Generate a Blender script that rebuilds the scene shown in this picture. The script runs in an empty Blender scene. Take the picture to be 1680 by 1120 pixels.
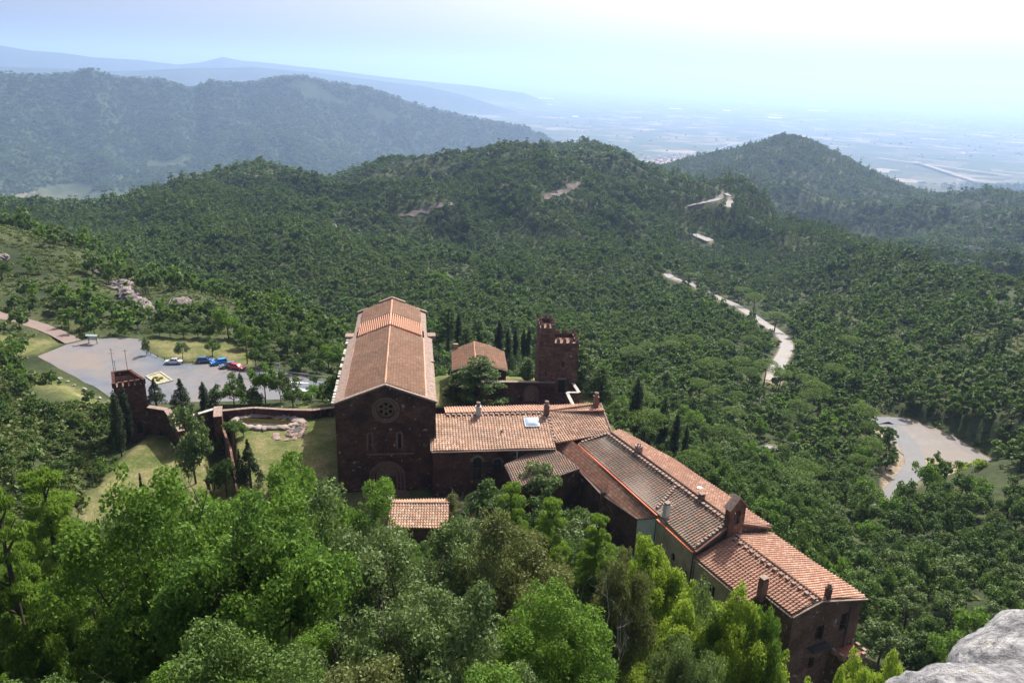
import bpy, bmesh, math, random
import numpy as np
from mathutils import Vector, Matrix
from mathutils.geometry import tessellate_polygon
random.seed(7); RNG = np.random.default_rng(11)
SC = bpy.context.scene; COL = SC.collection
R = math.radians

# ------------------------------------------------------------------ camera
CZ = 68.0; FPX = 1260.0; PITCH = R(19.17); ROLL = R(2.0)
_f = np.array([0, math.cos(PITCH), -math.sin(PITCH)]); _r0 = np.array([1., 0, 0]); _u0 = np.cross(_r0, _f)
_r = _r0*math.cos(ROLL)+_u0*math.sin(ROLL); _u = -_r0*math.sin(ROLL)+_u0*math.cos(ROLL)
cam_d = bpy.data.cameras.new('camera'); cam = bpy.data.objects.new('camera', cam_d); COL.objects.link(cam)
cam_d.sensor_width = 36.0; cam_d.lens = 36.0*FPX/1680.0; cam_d.clip_start = 0.2; cam_d.clip_end = 200000
m = Matrix.Identity(4)
for i in range(3):
    m[i][0] = _r[i]; m[i][1] = _u[i]; m[i][2] = -_f[i]
m[2][3] = CZ
cam.matrix_world = m
SC.camera = cam
# ------------------------------------------------------------------ sky, sun, exposure
SUN_AZ = R(27.0); SUN_EL = R(50.0)
W = bpy.data.worlds.new('World'); SC.world = W; W.use_nodes = True
nt = W.node_tree; nt.nodes.clear()
sky = nt.nodes.new('ShaderNodeTexSky'); sky.sky_type = 'NISHITA'; sky.sun_disc = False
sky.sun_elevation = SUN_EL; sky.sun_rotation = SUN_AZ; sky.altitude = 650; sky.air_density = 0.36; sky.dust_density = 9.0; sky.ozone_density = 0.0
bg = nt.nodes.new('ShaderNodeBackground'); bg.inputs[1].default_value = 0.14
wo = nt.nodes.new('ShaderNodeOutputWorld'); nt.links.new(sky.outputs[0], bg.inputs[0]); nt.links.new(bg.outputs[0], wo.inputs[0])
sd = bpy.data.lights.new('sun', 'SUN'); sd.energy = 5.0; sd.angle = R(0.55); sd.color = (1.0, 0.95, 0.87)
sun = bpy.data.objects.new('sun', sd); COL.objects.link(sun)
SV = Vector((math.sin(SUN_AZ)*math.cos(SUN_EL), math.cos(SUN_AZ)*math.cos(SUN_EL), math.sin(SUN_EL)))
sun.rotation_mode = 'QUATERNION'; sun.rotation_quaternion = SV.to_track_quat('Z', 'Y'); sun.location = (0, 0, 300)
SC.view_settings.view_transform = 'Standard'; SC.view_settings.look = 'None'; SC.view_settings.gamma = 1.0
SC.view_settings.exposure = 0.58
SC.cycles.max_bounces = 8; SC.cycles.diffuse_bounces = 3; SC.cycles.glossy_bounces = 2; SC.cycles.transmission_bounces = 4
SC.cycles.transparent_max_bounces = 8; SC.cycles.volume_bounces = 3; SC.cycles.use_denoising = True

# ------------------------------------------------------------------ geometry helpers
def ray(px, py): return _f+_r*(px-840)/FPX-_u*(py-560)/FPX
def atz(px, py, z):
    d = ray(px, py); s = (z-CZ)/d[2]; return np.array([d[0]*s, d[1]*s, z])
def atd(px, py, dist):                       # point on the ray at a horizontal distance
    d = ray(px, py); s = dist/math.hypot(d[0], d[1]); return np.array([d[0]*s, d[1]*s, CZ+d[2]*s])
def project(P):
    q = np.asarray(P, float)-np.array([0, 0, CZ]); k = q@_f
    return 840+FPX*(q@_r)/k, 560-FPX*(q@_u)/k, k

def mesh_np(name, verts, faces, mat=None, parent=None, smooth=False, uv=None, midx=None, mats=None):
    """verts (n,3), faces list of tuples or an (m,k) array -> one linked mesh object"""
    me = bpy.data.meshes.new(name)
    if isinstance(faces, np.ndarray):
        mcount, k = faces.shape; V = np.ascontiguousarray(verts, dtype=np.float32)
        me.vertices.add(len(V)); me.vertices.foreach_set('co', V.ravel())
        me.loops.add(mcount*k); me.loops.foreach_set('vertex_index', faces.astype(np.int32).ravel())
        me.polygons.add(mcount); me.polygons.foreach_set('loop_start', (np.arange(mcount)*k).astype(np.int32))
        me.polygons.foreach_set('loop_total', np.full(mcount, k, dtype=np.int32))
        if midx is not None: me.polygons.foreach_set('material_index', np.asarray(midx, dtype=np.int32))
        if smooth: me.polygons.foreach_set('use_smooth', np.ones(mcount, dtype=bool))
        me.update(calc_edges=True)
    else:
        me.from_pydata([tuple(map(float, v)) for v in verts], [], [tuple(f) for f in faces])
        if smooth:
            for p in me.polygons: p.use_smooth = True
        if midx is not None:
            for p, i in zip(me.polygons, midx): p.material_index = int(i)
    if uv is not None:
        l = me.uv_layers.new(name='UVMap'); l.data.foreach_set('uv', np.asarray(uv, dtype=np.float32).ravel())
    for mm in (mats or ([mat] if mat else [])): me.materials.append(mm)
    o = bpy.data.objects.new(name, me); COL.objects.link(o)
    if parent: o.parent = parent
    return o

def tag(o, label=None, cat=None, group=None, kind=None):
    if label: o['label'] = label
    if cat: o['category'] = cat
    if group: o['group'] = group
    if kind: o['kind'] = kind
    return o
def thing(name, label, cat, loc=(0, 0, 0), rz=0.0, group=None):
    o = bpy.data.objects.new(name, None); COL.objects.link(o); o.location = loc; o.rotation_euler = (0, 0, rz)
    o.empty_display_size = 0.3
    return tag(o, label, cat, group)
def adopt(root, child):                       # child modelled in world coordinates goes under root
    child.parent = root; child.matrix_parent_inverse = Matrix.Translation(root.location).inverted() if not any(root.rotation_euler) else (Matrix.Translation(root.location)@root.rotation_euler.to_matrix().to_4x4()).inverted()
    return child

class MB:                                     # collects pieces of ONE part
    def __init__(s): s.v = []; s.f = []
    def add(s, vs, fs):
        n = len(s.v); s.v += [tuple(map(float, v)) for v in vs]; s.f += [tuple(i+n for i in f) for f in fs]; return s
    def box(s, c, sz, rz=0.0, ux=None):
        """c centre, sz full size, turned by rz about z"""
        ca, sa = math.cos(rz), math.sin(rz); hx, hy, hz = sz[0]/2, sz[1]/2, sz[2]/2; vs = []
        for z in (-hz, hz):
            for x, y in ((-hx, -hy), (hx, -hy), (hx, hy), (-hx, hy)):
                vs.append((c[0]+x*ca-y*sa, c[1]+x*sa+y*ca, c[2]+z))
        return s.add(vs, [(3, 2, 1, 0), (4, 5, 6, 7), (0, 1, 5, 4), (1, 2, 6, 5), (2, 3, 7, 6), (3, 0, 4, 7)])
    def prism(s, pts, z0, z1):
        """pts plan outline; z0/z1 numbers or lists"""
        n = len(pts); z0 = [z0]*n if np.isscalar(z0) else z0; z1 = [z1]*n if np.isscalar(z1) else z1
        vs = [(p[0], p[1], z) for p, z in zip(pts, z0)]+[(p[0], p[1], z) for p, z in zip(pts, z1)]
        fs = [tuple(range(n))[::-1], tuple(range(n, 2*n))]+[(i, (i+1) % n, n+(i+1) % n, n+i) for i in range(n)]
        return s.add(vs, fs)
    def bar(s, a, b, w, h):                   # box section bar from a to b
        a = Vector(a); b = Vector(b); d = (b-a).normalized(); up = Vector((0, 0, 1))
        if abs(d.z) > .95: up = Vector((0, 1, 0))
        x = d.cross(up).normalized()*w/2; y = x.cross(d).normalized()*h/2; vs = []
        for p in (a, b):
            for sx, sy in ((-1, -1), (1, -1), (1, 1), (-1, 1)): vs.append(p+x*sx+y*sy)
        return s.add(vs, [(3, 2, 1, 0), (4, 5, 6, 7), (0, 1, 5, 4), (1, 2, 6, 5), (2, 3, 7, 6), (3, 0, 4, 7)])
    def tube(s, pts, rad, n=6, cap=True):
        pts = [Vector(p) for p in pts]; rad = [rad]*len(pts) if np.isscalar(rad) else rad; rings = []
        for i, p in enumerate(pts):
            d = (pts[min(i+1, len(pts)-1)]-pts[max(i-1, 0)]).normalized()
            up = Vector((0, 0, 1)) if abs(d.z) < .9 else Vector((1, 0, 0)); x = d.cross(up).normalized(); y = x.cross(d)
            rings.append([p+(x*math.cos(2*math.pi*k/n)+y*math.sin(2*math.pi*k/n))*rad[i] for k in range(n)])
        vs = [v for r in rings for v in r]; fs = []
        for i in range(len(pts)-1):
            for k in range(n): fs.append((i*n+k, i*n+(k+1) % n, (i+1)*n+(k+1) % n, (i+1)*n+k))
        if cap: fs += [tuple(range(n))[::-1], tuple(range((len(pts)-1)*n, len(pts)*n))]
        return s.add(vs, fs)
    def blob(s, c, sz, seed=0, amp=.2, sub=2, flat=None):
        bm = bmesh.new(); bmesh.ops.create_icosphere(bm, subdivisions=sub, radius=1.0); rr = random.Random(seed)
        ph = [rr.uniform(0, 6) for _ in range(6)]
        for v in bm.verts:
            k = 1+amp*(math.sin(v.co.x*2.7+ph[0])*math.sin(v.co.y*3.1+ph[1])+.6*math.sin(v.co.z*5+ph[2]+v.co.x*4)+.4*math.sin(v.co.y*8+ph[3]))
            v.co = Vector((v.co.x*sz[0]*k+c[0], v.co.y*sz[1]*k+c[1], v.co.z*sz[2]*k+c[2]))
        bm.verts.ensure_lookup_table(); s.add([v.co for v in bm.verts], [tuple(v.index for v in f.verts) for f in bm.faces]); bm.free(); return s
    def build(s, name, mat, parent=None, smooth=False, bevel=0.0):
        o = mesh_np(name, s.v, s.f, mat, None, smooth)
        if parent: adopt(parent, o)
        if bevel:
            b = o.modifiers.new('bevel', 'BEVEL'); b.width = bevel; b.segments = 1; b.limit_method = 'ANGLE'
        return o

def build_each(mb, name, mat, parent, nv=8, nf=6):  # every box of the collector as a part of its own
    for i in range(len(mb.v)//nv):
        k = MB(); k.v = mb.v[i*nv:(i+1)*nv]; k.f = [tuple(q-i*nv for q in f) for f in mb.f[i*nf:(i+1)*nf]]; k.build(name, mat, parent)
def wall_panel(mb, p0, p1, outline, holes=(), depth=.45, back=True):
    """vertical wall face from p0 to p1 (plan points); outline and holes in (s, z); outside is on the right of p0->p1"""
    p0 = np.array(p0, float)[:2]; p1 = np.array(p1, float)[:2]; L = np.linalg.norm(p1-p0); e = (p1-p0)/L; nin = np.array([-e[1], e[0]])
    P = lambda s, z, k=0: (p0[0]+e[0]*s+nin[0]*k, p0[1]+e[1]*s+nin[1]*k, z)
    loops = [list(outline)]+[list(h) for h in holes]
    flat = [q for l in loops for q in l]
    tri = tessellate_polygon([[Vector((q[0], q[1], 0)) for q in l] for l in loops])
    fs = []
    for t in tri:
        a, b, c = (flat[i] for i in t)
        if (b[0]-a[0])*(c[1]-a[1])-(b[1]-a[1])*(c[0]-a[0]) < 0: t = (t[0], t[2], t[1])
        fs.append(tuple(t))
    mb.add([P(*q) for q in flat], fs)
    for h in holes:
        n = len(h); mb.add([P(*q) for q in h]+[P(q[0], q[1], depth) for q in h], [(i, (i+1) % n, n+(i+1) % n, n+i) for i in range(n)])
    return P
def rect(s0, s1, z0, z1): return [(s0, z0), (s1, z0), (s1, z1), (s0, z1)]
def arch(s0, s1, z0, z1, n=8):
    r = (s1-s0)/2; c = (s0+s1)/2
    return [(s0, z0), (s1, z0)]+[(c+r*math.cos(a), z1-r+r*math.sin(a)) for a in np.linspace(0, math.pi, n+1)]
def circ(s, z, r, n=20): return [(s+r*math.cos(a), z+r*math.sin(a)) for a in np.linspace(0, 2*math.pi, n, endpoint=False)]

# ------------------------------------------------------------------ materials
def newmat(name, rough=.9, spec=.2):
    mt = bpy.data.materials.new(name); mt.use_nodes = True; b = mt.node_tree.nodes['Principled BSDF']
    b.inputs['Roughness'].default_value = rough; b.inputs['Specular IOR Level'].default_value = spec
    return mt, mt.node_tree, b
def N(t, typ, **kw):
    n = t.nodes.new(typ)
    for k, v in kw.items():
        if k in ('operation', 'blend_type', 'data_type', 'attribute_type', 'attribute_name', 'noise_dimensions', 'feature', 'distance', 'interpolation'): setattr(n, k, v)
        else: n.inputs[k.replace('_', ' ')].default_value = v
    return n
def ramp(t, src, stops):
    r = t.nodes.new('ShaderNodeValToRGB'); el = r.color_ramp.elements
    while len(el) < len(stops): el.new(.5)
    for e, (p, c) in zip(el, stops): e.position = p; e.color = (*c, 1)
    t.links.new(src, r.inputs[0]); return r.outputs[0]
def coord(t, kind='Object', scale=None):
    c = t.nodes.new('ShaderNodeTexCoord'); o = c.outputs[kind]
    if scale:
        mp = t.nodes.new('ShaderNodeMapping'); mp.inputs['Scale'].default_value = scale; t.links.new(o, mp.inputs[0]); o = mp.outputs[0]
    return o
def wpos(t): return t.nodes.new('ShaderNodeNewGeometry').outputs['Position']
def noise(t, vec, scale, detail=4, rough=.6):
    n = N(t, 'ShaderNodeTexNoise'); n.inputs['Scale'].default_value = scale; n.inputs['Detail'].default_value = detail; n.inputs['Roughness'].default_value = rough
    t.links.new(vec, n.inputs['Vector']); return n.outputs['Fac']
def mix(t, fac, a, b, mode='MIX'):
    n = t.nodes.new('ShaderNodeMix'); n.data_type = 'RGBA'; n.blend_type = mode
    for s, v in ((0, fac), (6, a), (7, b)):
        if hasattr(v, 'default_value') or hasattr(v, 'links'): t.links.new(v, n.inputs[s])
        elif s == 0: n.inputs[0].default_value = v
        else: n.inputs[s].default_value = (*v, 1) if len(v) == 3 else v
    return n.outputs[2]
def bump(t, b, h, strength=.5, dist=.05):
    n = t.nodes.new('ShaderNodeBump'); n.inputs['Strength'].default_value = strength; n.inputs['Distance'].default_value = dist
    t.links.new(h, n.inputs['Height']); t.links.new(n.outputs[0], b.inputs['Normal'])

def mat_plain(name, col, rough=.8, spec=.2, metal=0.0, var=.12, scale=1.5):
    mt, t, b = newmat(name, rough, spec); b.inputs['Metallic'].default_value = metal
    f = noise(t, coord(t), scale, 5)
    c = ramp(t, f, [(.3, tuple(x*(1-var) for x in col)), (.7, tuple(min(1, x*(1+var)) for x in col))]); t.links.new(c, b.inputs['Base Color']); return mt
def mat_stone(name, c1, c2, c3, bw=.7, bh=.32, mortar=(.2, .13, .1), patch=None):
    """coursed masonry laid in wall space (x+y along, z up)"""
    mt, t, b = newmat(name, .95, .1); p = wpos(t)
    sep = t.nodes.new('ShaderNodeSeparateXYZ'); t.links.new(p, sep.inputs[0])
    geo = t.nodes.new('ShaderNodeNewGeometry'); sn = t.nodes.new('ShaderNodeSeparateXYZ'); t.links.new(geo.outputs['True Normal'], sn.inputs[0])
    ax = N(t, 'ShaderNodeMath', operation='ABSOLUTE'); t.links.new(sn.outputs[0], ax.inputs[0])
    gt = N(t, 'ShaderNodeMath', operation='GREATER_THAN'); t.links.new(ax.outputs[0], gt.inputs[0]); gt.inputs[1].default_value = .7
    mx = t.nodes.new('ShaderNodeMix'); t.links.new(gt.outputs[0], mx.inputs[0]); t.links.new(sep.outputs[0], mx.inputs[2]); t.links.new(sep.outputs[1], mx.inputs[3])
    cmb = t.nodes.new('ShaderNodeCombineXYZ'); t.links.new(mx.outputs[0], cmb.inputs[0]); t.links.new(sep.outputs[2], cmb.inputs[1])
    br = t.nodes.new('ShaderNodeTexBrick'); br.inputs['Scale'].default_value = 1; br.inputs['Brick Width'].default_value = bw; br.inputs['Row Height'].default_value = bh
    br.inputs['Mortar Size'].default_value = .022; br.inputs['Color1'].default_value = (*c1, 1); br.inputs['Color2'].default_value = (*c2, 1); br.inputs['Mortar'].default_value = (*mortar, 1)
    br.inputs['Bias'].default_value = 0; t.links.new(cmb.outputs[0], br.inputs[0])
    f = noise(t, p, .35, 6); c = mix(t, ramp(t, f, [(.42, (0, 0, 0)), (.62, (1, 1, 1))]), br.outputs[0], c3)
    f2 = noise(t, p, 3.0, 6); c = mix(t, .6, c, ramp(t, f2, [(.3, (.35, .35, .35)), (.7, (.75, .75, .75))]), 'OVERLAY')
    if patch:
        f3 = noise(t, p, 1.3, 3); c = mix(t, ramp(t, f3, [(.64, (0, 0, 0)), (.69, (1, 1, 1))]), c, patch)
    t.links.new(c, b.inputs['Base Color']); bump(t, b, f2, .6, .08); return mt
def mat_tile(name, cols, moss=(.16, .15, .10), mossiness=.35, streak=0.0):
    """clay tiles: UV holds tile column / row numbers, each tile takes its own shade"""
    mt, t, b = newmat(name, .85, .25); uv = coord(t, 'UV')
    fl = t.nodes.new('ShaderNodeVectorMath'); fl.operation = 'FLOOR'; t.links.new(uv, fl.inputs[0])
    wn = t.nodes.new('ShaderNodeTexWhiteNoise'); wn.noise_dimensions = '2D'; t.links.new(fl.outputs[0], wn.inputs['Vector'])
    n = len(cols); c = ramp(t, wn.outputs['Value'], [(i/(n-1)*.96+.02, cc) for i, cc in enumerate(cols)])
    p = wpos(t); mp = t.nodes.new('ShaderNodeMapping'); mp.inputs['Scale'].default_value = (.12, .9, .9); mp.inputs['Rotation'].default_value = (0, 0, .13); t.links.new(p, mp.inputs[0]); f = noise(t, mp.outputs[0], .9, 6, .72)
    c = mix(t, ramp(t, f, [(.5-mossiness*.3, (0, 0, 0)), (.72, (.85, .85, .85))]), c, moss)
    f2 = noise(t, p, 5, 5); c = mix(t, .45, c, ramp(t, f2, [(.3, (.3, .3, .3)), (.72, (.75, .75, .75))]), 'OVERLAY')
    # joint between successive tiles of a column
    sp = t.nodes.new('ShaderNodeSeparateXYZ'); t.links.new(uv, sp.inputs[0])
    fr = N(t, 'ShaderNodeMath', operation='FRACT'); t.links.new(sp.outputs[1], fr.inputs[0])
    c = mix(t, ramp(t, fr.outputs[0], [(0, (.85, .85, .85)), (.16, (0, 0, 0))]), c, (.07, .04, .03))
    t.links.new(c, b.inputs['Base Color']); return mt
def mat_leaf(name, c1, c2, trans=.35, rnd=.35):
    mt, t, b = newmat(name, .65, .3)
    oi = t.nodes.new('ShaderNodeObjectInfo'); p = wpos(t)
    fa = noise(t, p, .09, 3); fb = noise(t, p, .011, 4, .6); f2 = noise(t, p, 2.4, 5, .75)
    fm = N(t, 'ShaderNodeMath', operation='MULTIPLY_ADD'); t.links.new(fb, fm.inputs[0]); fm.inputs[1].default_value = .9; fm.inputs[2].default_value = -.45
    fs = N(t, 'ShaderNodeMath', operation='ADD'); t.links.new(fa, fs.inputs[0]); t.links.new(fm.outputs[0], fs.inputs[1]); f = fs.outputs[0]
    ad = N(t, 'ShaderNodeMath', operation='MULTIPLY_ADD'); t.links.new(oi.outputs['Random'], ad.inputs[0]); ad.inputs[1].default_value = rnd; t.links.new(f, ad.inputs[2])
    ad1 = N(t, 'ShaderNodeMath', operation='MULTIPLY_ADD'); t.links.new(f2, ad1.inputs[0]); ad1.inputs[1].default_value = .35; t.links.new(ad.outputs[0], ad1.inputs[2])
    gi = t.nodes.new('ShaderNodeNewGeometry'); ad2 = N(t, 'ShaderNodeMath', operation='MULTIPLY_ADD'); t.links.new(gi.outputs['Random Per Island'], ad2.inputs[0]); ad2.inputs[1].default_value = .42; t.links.new(ad1.outputs[0], ad2.inputs[2])
    c = ramp(t, ad2.outputs[0], [(.50, tuple(v*.6 for v in c1)), (.72, c1), (1.0, c2)])
    t.links.new(c, b.inputs['Base Color'])
    tr = t.nodes.new('ShaderNodeBsdfTranslucent'); hs = mix(t, 1.0, c, (1.0, 1.0, .45), 'MULTIPLY')
    br = t.nodes.new('ShaderNodeBrightContrast'); br.inputs['Bright'].default_value = .02; t.links.new(hs, br.inputs[0]); t.links.new(br.outputs[0], tr.inputs[0])
    ms = t.nodes.new('ShaderNodeMixShader'); ms.inputs[0].default_value = trans; out = t.nodes['Material Output']
    t.links.new(b.outputs[0], ms.inputs[1]); t.links.new(tr.outputs[0], ms.inputs[2]); t.links.new(ms.outputs[0], out.inputs[0]); return mt
# ------------------------------------------------------------------ terrain
def vnoise(x, y, seed):
    xi = np.floor(x).astype(np.int64); yi = np.floor(y).astype(np.int64); fx = x-xi; fy = y-yi
    fx = fx*fx*(3-2*fx); fy = fy*fy*(3-2*fy)
    def h(a, b):
        n = (a*374761393+b*668265263+seed*974711) & 0xffffffff; n = ((n ^ (n >> 13))*1274126177) & 0xffffffff
        return ((n ^ (n >> 16)) & 0xffff)/65535.0
    return (h(xi, yi)*(1-fx)+h(xi+1, yi)*fx)*(1-fy)+(h(xi, yi+1)*(1-fx)+h(xi+1, yi+1)*fx)*fy
def fbm(x, y, seed, o=4, g=.5):
    s = 0; a = 1; t = 0
    for k in range(o): s = s+a*(vnoise(x*2**k, y*2**k, seed+k)-.5); t += a; a *= g
    return s/t
def ridged(x, y, seed, o=3):
    s = 0; a = 1; t = 0
    for k in range(o): s = s+a*(1-np.abs(2*vnoise(x*2**k, y*2**k, seed+k)-1)); t += a; a *= .5
    return s/t
CTRL = []                                      # (azimuth, log distance, (z-CZ)/distance)
def cz(th, d, z): CTRL.append((th, math.log(d), (z-CZ)/d))
def cp(px, *prof):
    for py, d in prof:
        p = atd(px, py, d); CTRL.append((math.atan2(p[0], p[1]), math.log(d), (p[2]-CZ)/d))
def cw(x, y, z): d = math.hypot(x, y); CTRL.append((math.atan2(x, y), math.log(d), (z-CZ)/d))
NEARZ = {'A': (60, 55.5, 50.5, 43.5, 35, 23, 12, 3.5), 'B': (60, 55, 50, 42, 32, 19, 8, 2), 'C': (60, 55, 49, 40, 29, 16, 4, -.5), 'D': (60, 54, 48, 37, 25, 9, -5, -8), 'E': (60, 54, 46, 35, 21, 4, -9, -15)}
for deg, k in ((-60, 'A'), (-45, 'A'), (-32, 'A'), (-20, 'A'), (-8, 'B'), (3, 'B'), (13, 'C'), (24, 'D'), (33, 'E'), (45, 'E'), (60, 'E')):
    for d, z in zip((3, 6, 10, 18, 30, 48, 68, 88), NEARZ[k]): cz(R(deg), d, z)
for x, y, z in ((-20, 108, 0), (-40, 125, 0), (0, 130, 0), (15, 130, 0), (-20, 150, -1), (5, 160, -2), (20, 108, -1), (12, 100, 0), (42, 72, -10), (48, 90, -12), (42, 105, -9), (33, 120, -6),
                (-60, 110, -1), (-68, 130, -2.5), (-75, 115, -2), (-100, 120, -2), (-110, 150, -4), (-90, 150, -5), (-60, 160, -4), (-80, 190, -6), (-110, 195, -6), (-125, 180, -6), (-105, 170, -6), (-45, 185, -8), (-30, 195, -14), (-10, 195, -20), (15, 190, -18)):
    cw(x, y, z)
cp(-250, (640, 190), (560, 225), (450, 300), (345, 390), (372, 520), (340, 1000), (332, 1500))
cp(0, (740, 146), (680, 172), (620, 205), (562, 238), (500, 278), (430, 335), (371, 395), (402, 520), (365, 900), (345, 1250), (372, 1700))
cp(110, (640, 190), (500, 275), (398, 375), (430, 500), (345, 1250), (380, 1700))
cp(200, (545, 240), (480, 300), (432, 350), (465, 450), (425, 560), (390, 760), (342, 1180), (370, 1600))
cp(300, (545, 235), (470, 318), (500, 410), (450, 540), (390, 740), (318, 1120), (350, 1500))
cp(400, (555, 228), (494, 298), (520, 390), (480, 500), (420, 650), (360, 850), (292, 1120), (315, 1400), (360, 1800))
cp(480, (560, 225), (520, 278), (545, 370), (430, 620), (297, 1130), (320, 1450))
cp(550, (550, 270), (572, 350), (500, 480), (430, 620), (360, 850), (303, 1150), (325, 1500))
cp(620, (290, 1180), (320, 1550), (420, 640))
cp(700, (580, 310), (500, 430), (440, 570), (370, 800), (281, 1250), (305, 1600))
cp(780, (273, 1280), (420, 620), (298, 1650))
cp(850, (600, 290), (520, 400), (440, 560), (360, 820), (266, 1300), (292, 1700))
cp(950, (640, 245), (560, 340), (480, 480), (400, 680), (320, 1000), (247, 1350), (285, 1750))
cp(1005, (252, 1350), (285, 1700))
cp(1050, (680, 225), (580, 330), (500, 460), (420, 640), (350, 950), (300, 1200), (278, 1340), (308, 1650), (300, 2200))
cp(1100, (292, 1350), (325, 1650), (272, 2200))
cp(1180, (760, 190), (700, 235), (600, 320), (520, 430), (450, 600), (380, 850), (334, 1250), (330, 1450), (310, 1800), (257, 2250), (290, 2800))
cp(1245, (350, 1100), (352, 1350), (237, 2300))
cp(1290, (790, 205), (660, 290), (562, 400), (500, 500), (430, 650), (377, 850), (395, 1050), (375, 1350), (330, 1700), (270, 2050), (228, 2300), (265, 2800))
cp(1335, (241, 2280), (385, 800))
cp(1400, (860, 180), (700, 262), (600, 330), (500, 450), (425, 620), (402, 720), (425, 900), (385, 1500), (320, 1900), (276, 2200), (310, 2750))
cp(1450, (415, 660), (440, 850), (297, 2200))
cp(1500, (920, 160), (740, 250), (640, 300), (560, 370), (480, 470), (433, 600), (460, 790), (412, 1200), (370, 1600), (316, 2150), (350, 2700))
cp(1600, (980, 140), (820, 205), (700, 270), (600, 330), (500, 430), (457, 540), (485, 690), (432, 1050), (390, 1450), (329, 2100), (352, 2700))
cp(1680, (1000, 135), (900, 170), (740, 240), (640, 300), (560, 370), (500, 440), (470, 520), (498, 680), (447, 950), (400, 1350), (338, 2050), (362, 2700))
cp(1900, (900, 160), (680, 260), (560, 370), (484, 500), (512, 700), (405, 1350), (352, 2000), (372, 2700))
for px in (-250, 0, 200, 400, 550, 700, 850, 1000, 1150, 1290, 1400, 1550, 1700, 1900):
    th = math.atan2(*ray(px, 200)[:2]); cz(th, 3900, -520)
    if px < 1000: cz(th, 2500, -430)
CT = np.array(CTRL)
KU = 3.2                                       # azimuth weight against log distance
def _phi(r2): return np.where(r2 > 1e-12, .5*r2*np.log(np.maximum(r2, 1e-12)), 0)
_X = np.c_[CT[:, 0]*KU, CT[:, 1]]; _n = len(_X)
_A = _phi(((_X[:, None]-_X[None])**2).sum(-1))+np.eye(_n)*2e-4; _P = np.c_[np.ones(_n), _X]
_S = np.block([[_A, _P], [_P.T, np.zeros((3, 3))]]); _sol = np.linalg.solve(_S, np.r_[CT[:, 2], np.zeros(3)])
def tps(th, ld):
    out = np.empty(th.size); q = np.c_[th.ravel()*KU, ld.ravel()]
    for i in range(0, len(q), 40000):
        s = q[i:i+40000]; d2 = ((s[:, None]-_X[None])**2).sum(-1); out[i:i+40000] = _phi(d2)@_sol[:_n]+_sol[_n]+s@_sol[_n+1:]
    return out.reshape(th.shape)
def crest(pts, dist):
    th = []; z = []
    for px, py in pts: p = atd(px, py, dist); th.append(math.atan2(p[0], p[1])); z.append(p[2])
    return np.array(th), np.array(z)
LR = crest([(-700, 150), (-400, 105), (-250, 128), (-100, 110), (0, 118), (60, 122), (110, 120), (150, 112), (190, 126), (240, 127), (265, 128), (300, 140), (318, 142), (345, 132), (400, 137), (440, 128), (490, 123), (540, 133), (600, 143), (650, 158), (700, 175), (760, 190), (860, 207), (900, 225), (960, 262), (1100, 300), (2400, 330)], 5500)
FR = crest([(-700, 60), (-300, 55), (0, 70), (50, 79), (100, 83), (150, 90), (230, 95), (290, 103), (330, 99), (365, 90), (400, 97), (450, 101), (500, 107), (560, 114), (620, 122), (700, 131), (780, 139), (860, 150), (1000, 210), (2400, 400)], 17000)
GR = crest([(-700, 90), (0, 105), (100, 108), (200, 113), (300, 108), (420, 106), (520, 116), (620, 127), (700, 138), (760, 152), (860, 185), (1000, 260), (2400, 450)], 12500)
PLAIN = -520.0
def height_far(th, d):
    x = d*np.sin(th); y = d*np.cos(th); z = np.full(th.shape, PLAIN)+fbm(x/900, y/900, 5)*10
    for (ct, czz), dc, fr, bk, amp, sc, sd in ((LR, 5500, 2700, 3000, 170, 1000, 31), (GR, 12500, 2500, 3500, 150, 1500, 51), (FR, 17000, 4500, 5000, 250, 2500, 41)):
        zc = np.interp(th, ct, czz); s = np.where(d < dc, (dc-d)/fr, (d-dc)/bk); s = np.clip(s, 0, 1)
        prof = (1-s)**1.15; rd = ridged(x/sc+.3*y/sc, y/sc*.6, sd, 4)-.62
        rd = rd-.60-.34*(1-sstep(.0, .3, s)); zz = PLAIN-30+(zc-PLAIN+30)*prof+amp*2.3*rd*np.clip(s*3.2, 0, 1)*np.clip((1-s)*2.0, 0, 1)+amp*.12*fbm(x/sc*5, y/sc*5, sd+9, 3)*np.clip(s*14, .12, 1)
        z = np.maximum(z, zz)
    return z
def sstep(a, b, x): t = np.clip((x-a)/(b-a), 0, 1); return t*t*(3-2*t)
def polydist(x, y, poly):                      # signed distance, negative inside
    poly = np.asarray(poly, float); d = np.full(x.shape, 1e18); ins = np.zeros(x.shape, bool)
    for (x0, y0), (x1, y1) in zip(poly, np.roll(poly, -1, 0)):
        ex, ey = x1-x0, y1-y0; t = np.clip(((x-x0)*ex+(y-y0)*ey)/(ex*ex+ey*ey+1e-12), 0, 1)
        d = np.minimum(d, (x-x0-t*ex)**2+(y-y0-t*ey)**2)
        c = ((y0 > y) != (y1 > y)) & (x < ex*(y-y0)/(ey if abs(ey) > 1e-9 else 1e-9)+x0); ins ^= c
    return np.where(ins, -1, 1)*np.sqrt(d)
def linedist(x, y, line):                      # distance to a 3D polyline in plan and its height there
    d = np.full(x.shape, 1e18); z = np.zeros(x.shape)
    for a, b in zip(line[:-1], line[1:]):
        ex, ey = b[0]-a[0], b[1]-a[1]; t = np.clip(((x-a[0])*ex+(y-a[1])*ey)/(ex*ex+ey*ey+1e-12), 0, 1)
        q = (x-a[0]-t*ex)**2+(y-a[1]-t*ey)**2; m_ = q < d; d = np.where(m_, q, d); z = np.where(m_, a[2]+t*(b[2]-a[2]), z)
    return np.sqrt(d), z
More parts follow.
